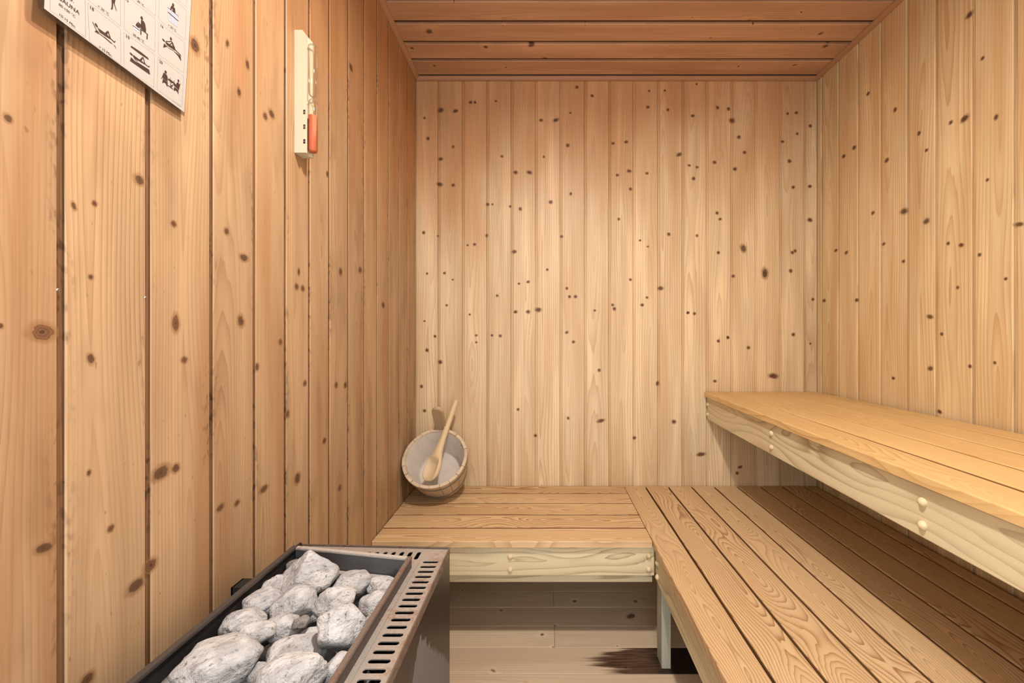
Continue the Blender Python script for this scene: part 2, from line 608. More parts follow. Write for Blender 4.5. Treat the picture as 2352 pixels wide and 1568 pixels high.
# left wall: joints (far edge of each groove)
Ljo = [-0.45, -0.375, -0.268, -0.160, -0.053, 0.054, 0.162, 0.270, 0.378, 0.4853, 0.5929, 0.7074, 0.8143, 0.9136, 1.0095, 1.1063,
       1.2167, 1.330, 1.436, 1.549, 1.664, 1.775, 1.8985]
ldir = Vector((-LSK, 1, 0)).normalized()
lnor = Vector((1, LSK, 0)).normalized()
for a, b in zip(Ljo[:-1], Ljo[1:]):
    a2 = a - 0.008
    board('board', wall_left, b - a, CEIL, frame((xl(a2), a2, 0), ldir, lnor, (0, 0, 1)), [M_LEFT, M_GROOVE], 'left', gap=0.008, deep=0.004)
# right wall: x across runs towards the camera
Rjo = [1.9105, 1.867, 1.7616, 1.652, 1.5405, 1.4275, 1.324, 1.2097, 1.1027, 0.994, 0.885, 0.776, 0.667, 0.558, 0.449, 0.34, 0.231, 0.122,
       0.013, -0.096, -0.205, -0.314, -0.45]
rdir = Vector((RSK, -1, 0)).normalized()
rnor = Vector((-1, -RSK, 0)).normalized()
for a, b in zip(Rjo[:-1], Rjo[1:]):
    a2 = a + 0.006 if a < 1.89 else a
    b2 = b + 0.006
    board('board', wall_right, a2 - b2, CEIL, frame((xr(a2), a2, 0), rdir, rnor, (0, 0, 1)), [M_RIGHT, M_RIGHT_G], 'right', deep=0.004)
# ceiling boards along X, y out = -Z, x across = towards the camera
cj = [D, 1.787, 1.683, 1.575, 1.470]
while cj[-1] > FRONT_Y: cj.append(cj[-1] - 0.108)
cj[0] = 1.895
for a, b in zip(cj[:-1], cj[1:]):
    x0 = xl(a) + 0.001
    board('board', ceiling, a - b, xr(a) - x0 - 0.001, frame((x0, a, CEIL), (0, -1, 0), (0, 0, -1), (1, 0, 0)),
          [M_CEIL, M_CEIL_G], 'ceil', gap=0.018, deep=0.0095)
# floor planks along X
fj = [1.895, 1.8705, 1.7616, 1.6557, 1.5495, 1.4412, 1.3290]
while fj[-1] > FRONT_Y: fj.append(fj[-1] - 0.1105)


def plank_profile(w, th, r=0.003, n=3):
    pts = []
    for cx_, cy_, a0 in ((w - r, -r, 0), (r, -r, 90)):
        for i in range(n + 1):
            a = math.radians(a0 + 90 * i / n)
            pts.append((cx_ + r * math.cos(a), cy_ + r * math.sin(a)))
    pts += [(0, -th), (w, -th)]
    return pts


def floor_plank(a, b, x0, x1, mat):
    w = a - b - 0.0012
    me = extrude_mesh('plank', mat, plank_profile(w, 0.004, 0.0012, 1), x1 - x0)
    obj('plank', me, floor, frame((x0, a, 0), (0, -1, 0), (0, 0, 1), (1, 0, 0)))


for i, (a, b) in enumerate(zip(fj[:-1], fj[1:])):
    x0, x1 = xl(a) + 0.001, xr(a) - 0.001
    if abs(b - 1.6557) < 1e-3 or abs(b - 1.4412) < 1e-3:
        floor_plank(a, b, x0, 0.0265, M_FLOOR)
        floor_plank(a, b, 0.0277, x1, M_FLOOR)
    else:
        floor_plank(a, b, x0, x1, M_FLOOR_ST if abs(b - 1.3290) < 1e-3 else M_FLOOR)

# ceiling trims
tp = [(0, 0), (0.016, 0), (0.016, -0.004), (0.010, -0.013), (0.004, -0.0155), (0, -0.0155)]
TZ = CEIL - 0.0005
L_b = xr(D) - xl(D) - 0.004
tm = extrude_mesh('trim', M_TRIM, tp, L_b)
tag(obj('trim_1', tm, None, frame((xl(D) + 0.002, D - 0.0005, TZ), (0, -1, 0), (0, 0, 1), (1, 0, 0))), kind='structure')
tl = extrude_mesh('trim', M_TRIM, tp, 2.30)
tag(obj('trim_2', tl, None, frame((xl(D - 0.018) + 0.0005, D - 0.018, TZ), lnor, (0, 0, 1), -ldir)), kind='structure')
tag(obj('trim_3', tl, None, frame((xr(D - 0.018) - 0.0005, D - 0.018, TZ), rnor, (0, 0, 1), rdir)), kind='structure')

# nail heads in the left wall
nb = bmesh.new()
lathe_bm(nb, [(0.0, 0.0012), (0.0010, 0.0011), (0.0018, 0.0006), (0.0020, 0.0)], 10)
NAIL = mesh_from_bm('nail', nb, M_STEELDOT, True)
for ny, nz in ((0.4772, 1.0925), (0.5840, 1.0938)):
    M = frame((xl(ny), ny, nz), (0, 1, 0), (0, 0, 1), lnor)
    obj('nail', NAIL, wall_left, M)


def lw_pt(px, py, d=0.0):
    """measured photo position -> point on (or d in front of) the left wall plane"""
    Y = (BX0 + D * LSK + d) / ((px - CX) / F_PX + LSK)
    return Vector((xl(Y) + d, Y, CAM_H + (CY - py) / F_PX * Y))




# ------------------------------------------------------------------ the larger knots, where they sit in the boards
def m_knot():
    g = Graph('pine_knot')
    x, y, z = g.obj_xyz()
    rn = g.rnd()
    off = rn * 33.0
    n = g.noise(g.vec(x * 1.6 + off, y * 1.6, off), 1, 2, 0.6)
    n2 = g.noise(g.vec(x * 5 + off, y * 5, off), 1, 2, 0.6)
    r = g.m('SQRT', x * x + y * y) + (n - 0.5) * 0.42
    rings = g.m('SINE', r * 34.0 + n2 * 3.0) * 0.5 + 0.5
    core = g.mix(rings * 0.5, lin(92, 62, 44), lin(130, 88, 60))
    core = g.scale_col(core, rn * 0.7 + 0.75)
    col = g.mix(g.sstep(r, 0.42, 0.56), core, lin(176, 128, 84))
    col = g.mix(g.sstep(r, 0.20, 0.06) * 0.6, col, lin(48, 30, 22))
    al = g.m('MAXIMUM', g.sstep(r, 0.62, 0.40) * (rn * 0.3 + 0.62), g.sstep(r, 0.95, 0.5) * 0.42)
    g.out(col, 0.5, 0, 0.3)
    g.put(g.bsdf.inputs['Alpha'], al)
    return g.mat


M_KNOT = m_knot()
kb = bmesh.new()
bmesh.ops.create_circle(kb, cap_ends=True, segments=20, radius=1.0)
KNOT = mesh_from_bm('knot', kb, M_KNOT)


def rw_pt(px, py):
    Y = (BX1 + D * RSK) / ((px - CX) / F_PX + RSK)
    return Vector((xr(Y), Y, CAM_H + (CY - py) / F_PX * Y))


def knot(wall, p, n, t, rw_, rh, tilt):
    M = frame(p + n * 0.0003, t, n.cross(t), n) @ Matrix.Rotation(tilt, 4, 'Z') @ Matrix.Diagonal((rw_, rh, 1, 1))
    o = bpy.data.objects.new('knot', KNOT)
    COL.objects.link(o)
    o.parent = wall
    o.matrix_parent_inverse = Matrix.Identity(4)
    o.matrix_basis = M


KR = random.Random(11)
for px, py, w, h in ((97, 762, 62, 38), (18, 271, 22, 20), (208, 824, 18, 26), (423, 826, 16, 16), (403, 742, 18, 42), (208, 636, 13, 13), (399, 514, 14, 15),
                     (320, 413, 26, 24), (217, 467, 14, 14), (369, 1085, 46, 32), (404, 1075, 18, 22), (204, 1085, 11, 15), (101, 1258, 44, 24), (345, 1298, 30, 30),
                     (312, 1345, 44, 30), (254, 1213, 16, 18), (506, 1165, 18, 16), (544, 1155, 14, 14), (520, 531, 12, 18), (560, 592, 20, 18), (624, 262, 14, 20),
                     (609, 267, 10, 18), (606, 1122, 20, 16), (681, 658, 10, 16), (695, 662, 9, 14), (590, 842, 10, 18), (644, 785, 9, 14), (448, 105, 22, 34), (772, 884, 8, 14),
                     (793, 884, 8, 14), (549, 212, 10, 22), (568, 148, 9, 22), (683, 1098, 14, 26), (553, 737, 16, 28), (686, 624, 6, 18), (782, 624, 8, 18), (827, 620, 8, 14),
                     (169, 473, 12, 20), (200, 1560, 34, 30), (1, 748, 14, 14), (880, 700, 7, 14), (752, 400, 6, 14), (806, 155, 8, 16), (522, 100, 8, 20), (745, 1012, 9, 14),
                     (780, 1120, 8, 14), (660, 950, 10, 18), (700, 880, 9, 14)):
    p = lw_pt(px, py)
    sc = F_PX * abs(p.x) / p.y ** 2
    knot(wall_left, p, lnor, ldir, min(w / sc, 0.040) * 0.84, h * p.y / F_PX * 0.84, KR.uniform(-0.3, 0.3))
for px, py, w, h in ((1012, 253, 15, 11), (1046, 255, 14, 9), (1010, 423, 15, 10), (1041, 425, 9, 8), (1041, 337, 8, 7), (1243, 276, 10, 8), (1277, 276, 15, 9), (1184, 396, 11, 9),
                     (1216, 396, 14, 9), (1408, 329, 9, 7), (1438, 326, 10, 7), (1445, 393, 12, 8), (1265, 464, 10, 9), (1195, 480, 8, 9), (1560, 355, 14, 10), (1421, 503, 7, 7),
                     (1311, 445, 7, 8), (1486, 398, 8, 7), (1601, 384, 8, 7), (1583, 380, 8, 6), (1120, 469, 9, 8), (1118, 541, 7, 9), (1181, 578, 12, 9), (1213, 716, 11, 9),
                     (1236, 711, 16, 11), (1184, 716, 10, 8), (1290, 543, 8, 7), (1517, 662, 15, 10), (1601, 541, 7, 7), (1757, 628, 16, 28), (1650, 580, 8, 8), (1684, 634, 9, 8),
                     (1308, 681, 8, 8), (1407, 700, 7, 7), (1011, 831, 11, 10), (1094, 770, 7, 6), (1130, 770, 7, 6), (1190, 940, 7, 7), (1380, 966, 20, 9), (1610, 1043, 22, 10), (1548, 968, 12, 10),
                     (1457, 1005, 9, 8), (1776, 863, 24, 13), (1642, 875, 9, 7), (1813, 370, 9, 9), (1797, 325, 9, 7), (1710, 350, 9, 8), (1820, 580, 9, 8), (1860, 505, 13, 10),
                     (1860, 428, 10, 8), (1681, 277, 14, 13), (1697, 315, 9, 9), (1688, 388, 10, 9), (1641, 373, 9, 8), (1822, 430, 8, 8), (1376, 850, 8, 8), (1672, 775, 7, 8), (1707, 570, 14, 20),
                     (1510, 880, 8, 12), (1580, 718, 8, 7), (1305, 960, 7, 8), (1230, 1000, 8, 8), (968, 887, 8, 9), (975, 943, 8, 8), (1012, 365, 12, 9), (1700, 1072, 12, 7), (1693, 1086, 8, 8)):
    p = Vector(((px - CX) / F_PX * D, D, CAM_H + (CY - py) / F_PX * D))
    knot(wall_back, p, Vector((0, -1, 0)), Vector((1, 0, 0)), w / 520 * 0.74, h / 520 * 0.74, KR.uniform(-0.25, 0.35))
BACK_SMALL = ((983, 318) , (975, 271) , (1081, 235) , (1091, 235) , (1139, 232) , (1310, 259) , (1325, 200) , (1360, 220) , (1491, 209) , (1527, 208)
              , (1600, 193) , (1304, 334) , (1153, 359) , (1249, 360) , (1488, 246) , (1534, 252) , (1591, 266) , (1648, 247) , (1673, 250) , (1809,
              261) , (1829, 259) , (1861, 289) , (1831, 307) , (1697, 314) , (1593, 410) , (1448, 434) , (1418, 402) , (1131, 469) , (1172, 474) ,
              (973, 534) , (1006, 542) , (1074, 563) , (1090, 561) , (1257, 619) , (1302, 662) , (1322, 681) , (1366, 713) , (1411, 709) , (1475, 700)
              , (1486, 683) , (1448, 642) , (1142, 679) , (1192, 651) , (1213, 647) , (1021, 627) , (1040, 642) , (981, 628) , (975, 737) , (999, 772)
              , (981, 804) , (1026, 701) , (1079, 722) , (1094, 786) , (1149, 771) , (1317, 785) , (1302, 763) , (1580, 718) , (1595, 720) , (1650,
              783) , (1719, 798) , (1671, 774) , (1826, 576) , (1816, 622) , (1867, 687) , (1822, 768) , (1861, 789) , (1647, 489) , (1654, 503) ,
              (1470, 552) , (1488, 566) , (1536, 538))
for px, py in BACK_SMALL:
    q_ = KR.uniform(5.0, 8.5)
    p = Vector(((px - CX) / F_PX * D, D, CAM_H + (CY - py) / F_PX * D))
    knot(wall_back, p, Vector((0, -1, 0)), Vector((1, 0, 0)), q_ / 520 * 0.8, q_ * KR.uniform(0.75, 1.1) / 520 * 0.8, KR.uniform(-0.3, 0.4))
for px, py, w, h in ((2216, 272, 20, 15), (2184, 281, 10, 9), (2111, 306, 8, 11), (1962, 339, 9, 10), (1938, 359, 8, 9), (2037, 368, 10, 11), (2077, 485, 18, 15), (2128, 508, 14, 13),
                     (2268, 413, 8, 8), (2227, 34, 18, 14), (2257, 134, 9, 9), (1994, 215, 8, 9), (2288, 269, 10, 13), (2208, 563, 12, 10), (2178, 559, 8, 9), (2005, 489, 8, 9),
                     (2136, 727, 15, 10), (2137, 846, 12, 11), (2228, 841, 9, 9), (2163, 767, 8, 8), (2285, 833, 8, 8), (2340, 515, 24, 10), (1968, 689, 9, 9), (1893, 690, 8, 8),
                     (2250, 585, 9, 9), (2128, 345, 8, 8), (1944, 580, 8, 8), (2056, 252, 8, 10), (2075, 600, 8, 8), (2030, 560, 8, 8), (2310, 640, 9, 8), (2200, 660, 8, 8), (1920, 575, 8, 7),
                     (2158, 945, 12, 9), (2052, 868, 8, 8)):
    p = rw_pt(px, py)
    sc = F_PX * abs(p.x) / p.y ** 2
    knot(wall_right, p, rnor, rdir, w / sc * 0.78, h * p.y / F_PX * 0.78, KR.uniform(-0.3, 0.3))


# ------------------------------------------------------------------ benches
def dome_mesh():
    bm = bmesh.new()
    lathe_bm(bm, [(0.0085, 0), (0.0084, 0.002), (0.0072, 0.0052), (0.0048, 0.0075), (0.002, 0.0086), (0.0002, 0.0088)], 20)
    return mesh_from_bm('plug', bm, M_PLUG, True)


DOME = dome_mesh()
BZ = 0.384        # lower bench top
PT = 0.020        # plank thickness


def plank_piece(name, parent, w, th, length, M, mat, r=0.004, open_side=None):
    """side faces are painted dark as shade in the gaps, except an open front side (0: x=0, 1: x=w)"""
    pts = plank_profile(w, th, r)
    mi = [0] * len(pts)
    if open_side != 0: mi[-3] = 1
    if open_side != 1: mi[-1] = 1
    me = extrude_mesh(name, [mat, M_GAP_SHADE], pts, length, mi)
    return obj(name, me, parent, M)


# --- lower bench along the back wall
lb = empty('lower_bench', (-0.12, 1.64, 0))
tag(lb, 'low slatted bench across the back wall, the wooden bucket standing on its left end', 'bench')
ly = [1.8945, 1.804, 1.695, 1.586, 1.477, 1.382]
for i, (a, b) in enumerate(zip(ly[:-1], ly[1:])):
    x0 = xl(b) + 0.002
    g_ = 0.0085 if i < 4 else 0.0
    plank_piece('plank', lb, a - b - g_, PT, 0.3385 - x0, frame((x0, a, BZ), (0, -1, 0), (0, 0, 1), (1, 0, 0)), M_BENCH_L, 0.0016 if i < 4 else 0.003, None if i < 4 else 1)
x0 = xl(1.40) + 0.004
me = box_mesh('fascia', M_FASCIA, 0, 0.097, -0.028, 0, 0, 0.349 - x0, 0.002)
fas = obj('fascia', me, lb, frame((x0, 1.395, BZ - PT - 0.0005), (0, 0, -1), (0, -1, 0), (1, 0, 0)))
me = box_mesh('support_rail', M_FASCIA, 0, 0.134, -0.026, 0, 0, 0.349 - x0, 0.0015)
obj('support_rail', me, lb, frame((x0, 1.4235, BZ - PT - 0.0005), (0, 0, -1), (0, -1, 0), (1, 0, 0)))
me = box_mesh('wall_ledger', M_FASCIA, 0, 0.07, -0.03, 0, 0, 0.88, 0.002)
obj('wall_ledger', me, lb, frame((x0, 1.866, BZ - PT - 0.0005), (0, 0, -1), (0, -1, 0), (1, 0, 0)))
for lx in (x0 + 0.03, ):
    me = box_mesh('leg', M_LEG, 0, 0.045, -0.045, 0, 0, BZ - PT - 0.002, 0.002)
    obj('leg', me, lb, frame((lx, 1.452, 0), (1, 0, 0), (0, -1, 0), (0, 0, 1)))
for px_, pz_ in ((-0.119, 0.329), (-0.119, 0.2865), (0.3305, 0.331), (0.3305, 0.288)):
    obj('plug', DOME, lb, frame((px_, 1.395, pz_), (1, 0, 0), (0, 0, 1), (0, -1, 0)))

# --- lower bench along the right wall
rb = empty('lower_bench', (0.77, 0.8, 0))
tag(rb, 'low bench of long planks running toward the viewer, under the raised bench', 'bench')
rx = [0.3413, 0.4365, 0.536, 0.638, 0.7375, 0.838, 0.941, 1.036, 1.135, 1.190]
YB, YF = 1.893, -0.35
for a, b in zip(rx[:-1], rx[1:]):
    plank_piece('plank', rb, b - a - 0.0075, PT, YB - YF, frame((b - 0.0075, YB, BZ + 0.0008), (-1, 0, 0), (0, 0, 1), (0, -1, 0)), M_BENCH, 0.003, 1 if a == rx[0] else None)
me = box_mesh('fascia', M_FASCIA, 0, 0.105, -0.028, 0, 0, 1.391 - 0.002 - YF, 0.002)
obj('fascia', me, rb, frame((0.3515, 1.389, BZ - PT - 0.0002), (0, 0, -1), (-1, 0, 0), (0, -1, 0)))
me = box_mesh('support_rail', M_FASCIA, 0, 0.07, -0.03, 0, 0, YB - YF - 0.03, 0.002)
obj('support_rail', me, rb, frame((0.80, YB - 0.02, BZ - PT - 0.0002), (0, 0, -1), (-1, 0, 0), (0, -1, 0)))
obj('wall_ledger', me, rb, frame((1.155, YB - 0.02, BZ - PT - 0.0002), (0, 0, -1), (-1, 0, 0), (0, -1, 0)))
me = box_mesh('leg', M_LEG, 0, 0.029, -0.057, 0, 0, BZ - PT - 0.001, 0.0015)
for ly_, lx_ in ((1.349, 0.3798), (0.55, 0.3798), (-0.2, 0.3798), (1.349, 0.84), (0.55, 0.84), (-0.2, 0.84)):
    o = obj('leg', me, rb, frame((lx_ if lx_ > 0.5 else 0.3602, ly_, 0), (1, 0, 0), (0, -1, 0), (0, 0, 1)))
for py_, pz_ in ((1.361, 0.325), (1.361, 0.281), (0.55, 0.325), (0.55, 0.281)):
    obj('plug', DOME, rb, frame((0.3515, py_, pz_), (0, 1, 0), (0, 0, 1), (-1, 0, 0)))

# --- upper bench (its front edge hangs a little lower towards the door)
ub = empty('upper_bench', (0.95, 0.8, 0.68))
tag(ub, 'raised upper bench of golden planks along the right wall with round plugs', 'bench')
UZ = 0.800
YU, YUF = 1.894, -0.35
UL = YU - YUF


def slope(X): return 0.017 / 1.275 * (1.194 - X) / 0.5


ux = [0.693, 0.790, 0.895, 1.001, 1.110, 1.190]
for a, b in zip(ux[:-1], ux[1:]):
    sl = slope((a + b) / 2 - (0.03 if a == 0.693 else 0))
    d = Vector((0, -1, -sl)).normalized()
    n = Vector((-(slope(a) - slope(b)) * 4, -sl, 1)).normalized()
    n = (n - d * n.dot(d)).normalized()
    xx = n.cross(d).normalized()      # across
    if xx.x > 0: xx = -xx
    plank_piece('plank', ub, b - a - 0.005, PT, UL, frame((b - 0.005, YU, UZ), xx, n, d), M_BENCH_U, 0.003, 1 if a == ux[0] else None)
d = Vector((0, -1, -slope(0.70))).normalized()
me = box_mesh('fascia', M_FASCIA, 0, 0.097, -0.028, 0, 0, UL, 0.002)
FM = frame((0.706, YU, UZ - PT - 0.0055), d.cross(Vector((-1, 0, 0))) * -1 if d.cross(Vector((-1, 0, 0))).z > 0 else d.cross(Vector((-1, 0, 0))), (-1, 0, 0), d)
obj('fascia', me, ub, FM)
me = box_mesh('wall_ledger', M_FASCIA, 0, 0.07, -0.03, 0, 0, UL - 0.02, 0.002)
obj('wall_ledger', me, ub, frame((1.155, YU - 0.01, UZ - PT - 0.006), (0, 0, -1), (-1, 0, 0), (0, -1, 0)))
me = box_mesh('wall_ledger', M_FASCIA, 0, 0.07, -0.03, 0, 0, 0.42, 0.002)
obj('wall_ledger', me, ub, frame((0.733, YU - 0.032, UZ - PT - 0.006), (0, 0, -1), (0, -1, 0), (1, 0, 0)))
for py_ in (1.884, 1.350, 0.807, 0.26):
    dz = slope(0.70) * (D - py_)
    for k in (0.031, 0.0745):
        obj('plug', DOME, ub, frame((0.706, py_, UZ - PT - 0.0035 - k - dz), (0, 1, 0), (0, 0, 1), (-1, 0, 0)))

# ------------------------------------------------------------------ heater
hz = 0.625     # top plate level
RZ = 0.645     # stone tray rim level
heater = empty('sauna_heater', (-0.34, 0.62, 0.10))
tag(heater, 'rusty steel sauna heater with slotted top frame, filled with pale stones', 'heater')
HB = 0.11
XR_, XL_ = -0.1904, -0.490
YFR, YFL, YN = 0.8437, 0.857, 0.395


def slab(bm, pts, z0, z1):
    lo_ = [bm.verts.new((p[0], p[1], z0)) for p in pts]
    hi_ = [bm.verts.new((p[0], p[1], z1)) for p in pts]
    n = len(pts)
    for i in range(n):
        bm.faces.new((lo_[i], lo_[(i + 1) % n], hi_[(i + 1) % n], hi_[i]))
    bm.faces.new(list(reversed(lo_)))
    bm.faces.new(hi_)


def wall_strip(name, parent, a, b, th, z0, z1, mat, side=1, bevel=0.0):
    """vertical sheet from a to b (plan points)"""
    a, b = Vector((a[0], a[1])), Vector((b[0], b[1]))
    t = (b - a).normalized()
    nn = Vector((-t.y, t.x)) * th * side
    bm = bmesh.new()
    slab(bm, [a, b, b + nn, a + nn], z0, z1)
    if bevel: bmesh.ops.bevel(bm, geom=list(bm.edges), offset=bevel, segments=2, affect='EDGES')
    return obj(name, mesh_from_bm(name, bm, mat), parent)


wall_strip('front_panel', heater, (XR_, YN), (XR_, YFR), 0.003, HB, hz - 0.0012, M_FRONT, 1, 0.0008)
wall_strip('side_panel', heater, (XL_, YFL), (XR_ - 0.0035, YFR - 0.0005), 0.003, HB, hz - 0.0012, M_FRONT, -1)
wall_strip('side_panel', heater, (XL_, YN), (XR_ - 0.0035, YN), 0.003, HB, hz - 0.0012, M_FRONT, 1)
wall_strip('back_panel', heater, (XL_ + 0.004, YN + 0.004), (XL_ + 0.004, YFL - 0.004), 0.004, HB, RZ - 0.012, M_BLACKSTEEL, 1)
bm = bmesh.new()
slab(bm, [(XL_ + 0.006, YN + 0.006), (XR_ - 0.006, YN + 0.006), (XR_ - 0.006, YFR - 0.006), (XL_ + 0.006, YFR - 0.006)], HB + 0.01, HB + 0.014)
obj('bottom_plate', mesh_from_bm('bottom_plate', bm, M_BLACKSTEEL), heater)
# folded lip round the outer top edge
wall_strip('outer_lip', heater, (XR_ + 0.0005, YN), (XR_ + 0.0005, YFR), 0.0022, hz - 0.012, hz + 0.0035, M_RIM, 1, 0.0007)
wall_strip('outer_lip', heater, (XL_, YFL), (XR_, YFR), 0.002, hz - 0.012, hz + 0.0028, M_RIM, 1, 0.0006)


def stadium(cx, cy, L, w, ang, n=6):
    pts = []
    for s_, a0 in ((1, -90), (-1, 90)):
        for i in range(n + 1):
            a = math.radians(a0 + 180 * i / n)
            pts.append((s_ * (L / 2 - w / 2) + w / 2 * math.cos(a), w / 2 * math.sin(a)))
    c, s = math.cos(ang), math.sin(ang)
    return [(cx + p[0] * c - p[1] * s, cy + p[0] * s + p[1] * c) for p in pts]


def slotted_plate(name, parent, outline, slots, z, th, mat):
    bm = bmesh.new()
    edges_ = []
    for loop in [outline] + slots:
        vs_ = [bm.verts.new((p[0], p[1], z)) for p in loop]
        for i in range(len(vs_)):
            edges_.append(bm.edges.new((vs_[i], vs_[(i + 1) % len(vs_)])))
    bmesh.ops.triangle_fill(bm, edges=edges_, use_beauty=True)
    ret = bmesh.ops.extrude_face_region(bm, geom=list(bm.faces))
    for v in [e for e in ret['geom'] if isinstance(e, bmesh.types.BMVert)]:
        v.co.z -= th
    return obj(name, mesh_from_bm(name, bm, mat), parent)


sl_r = [stadium(-0.2146, 0.794 - 0.0162 * k, 0.029, 0.0074, 0) for k in range(24)]
slotted_plate('slotted_strip', heater, [(-0.2352, YN), (XR_ - 0.0022, YN), (XR_ - 0.0022, YFR - 0.002), (-0.2352, 0.8035)], sl_r, hz, 0.0015, M_TOPPLATE)
def tray_y(X): return 0.7765 + (-0.2437 - X) * 0.1732


sl_f = [stadium(-0.2460 - 0.0162 * k, max(0.8185, tray_y(-0.2460 - 0.0162 * k) + 0.0175), 0.029, 0.0078, math.pi / 2) for k in range(14)]
slotted_plate('slotted_strip', heater, [(XL_ + 0.003, tray_y(XL_ + 0.003)), (-0.2437, 0.7765), (-0.2437, 0.6945), (-0.2358, 0.6945), (-0.2358, 0.8037), (XR_ - 0.0032, YFR - 0.0018), (XL_ + 0.003, YFL - 0.001)],
              sl_f, hz - 0.0004, 0.0015, M_TOPPLATE)
bm = bmesh.new()
slab(bm, [(-0.2440, YN), (-0.2356, YN), (-0.2356, 0.694), (-0.2440, 0.694)], hz - 0.0016, hz - 0.0001)
obj('inner_strip', mesh_from_bm('inner_strip', bm, M_TOPPLATE), heater)
# heating shaft partitions under the slots (dark inside)
wall_strip('inner_shield', heater, (-0.2400, YN + 0.01), (-0.2400, 0.776), 0.002, 0.42, hz - 0.002, M_BLACKSTEEL, 1)

# stone tray
TR = [(-0.4775, 0.8160), (-0.2437, 0.7755), (-0.2437, YN + 0.003), (-0.4775, YN + 0.003)]
tray = tag(empty('stone_tray', (-0.36, 0.6, 0.50)), None)
tray.parent = heater
tray.matrix_basis = heater.matrix_basis.inverted() @ Matrix.Translation((-0.36, 0.6, 0.50))
TB = 0.553
wall_strip('tray_wall', tray, TR[1], TR[0], 0.0025, TB, RZ - 0.001, M_TRAY, 1)
wall_strip('tray_wall', tray, TR[2], TR[1], 0.0025, TB, RZ - 0.001, M_RIM_DARK, 1)
wall_strip('tray_wall', tray, TR[0], TR[3], 0.0025, TB, RZ - 0.001, M_BLACKSTEEL, 1)
wall_strip('tray_wall', tray, TR[3], TR[2], 0.0025, TB, RZ - 0.001, M_RIM_DARK, 1)
bm = bmesh.new()
slab(bm, TR, TB - 0.003, TB)
obj('tray_floor', mesh_from_bm('tray_floor', bm, M_BLACKSTEEL), tray)
wall_strip('rim', tray, (TR[2][0] + 0.001, TR[2][1]), (TR[1][0] + 0.001, TR[1][1]), 0.008, RZ - 0.004, RZ + 0.0005, M_RIM, 1, 0.0008)
wall_strip('rim', tray, (TR[1][0] - 0.007, TR[1][1] + 0.001), (TR[0][0], TR[0][1] + 0.001), 0.009, RZ - 0.004, RZ, M_TRAYRIM_PALE, 1, 0.0008)
wall_strip('rim', tray, (TR[0][0] - 0.004, TR[0][1]), (TR[3][0] - 0.004, TR[3][1]), 0.0105, RZ - 0.004, RZ + 0.0008, M_RIM_DARK, 1, 0.0008)
t0, t1 = Vector(TR[0]), Vector(TR[1])
wall_strip('ledge', tray, t1 + (t0 - t1) * 0.18 + Vector((0, -0.004)), t1 + (t0 - t1) * 0.72 + Vector((0, -0.004)), 0.010, RZ - 0.042, RZ - 0.036, M_TRAYRIM_PALE, 1, 0.0008)
# wall bracket
bm = bmesh.new()
for bx_ in ((xl(0.76) + 0.0008, XL_ + 0.003, 0.747, 0.776, 0.602, 0.605), (xl(0.76) + 0.0008, xl(0.76) + 0.0035, 0.747, 0.776, 0.575, 0.605),
            (xl(0.76) + 0.0008, XL_ + 0.003, 0.747, 0.750, 0.590, 0.602)):
    bm_box(bm, *bx_)
obj('wall_bracket', mesh_from_bm('wall_bracket', bm, M_BLACKSTEEL), heater)
for dz_ in (0.20,):
    bm = bmesh.new()
    bm_box(bm, xl(0.76) + 0.0008, XL_ + 0.006, 0.46, 0.80, dz_, dz_ + 0.03)
    obj('wall_bracket', mesh_from_bm('wall_bracket', bm, M_BLACKSTEEL), heater)

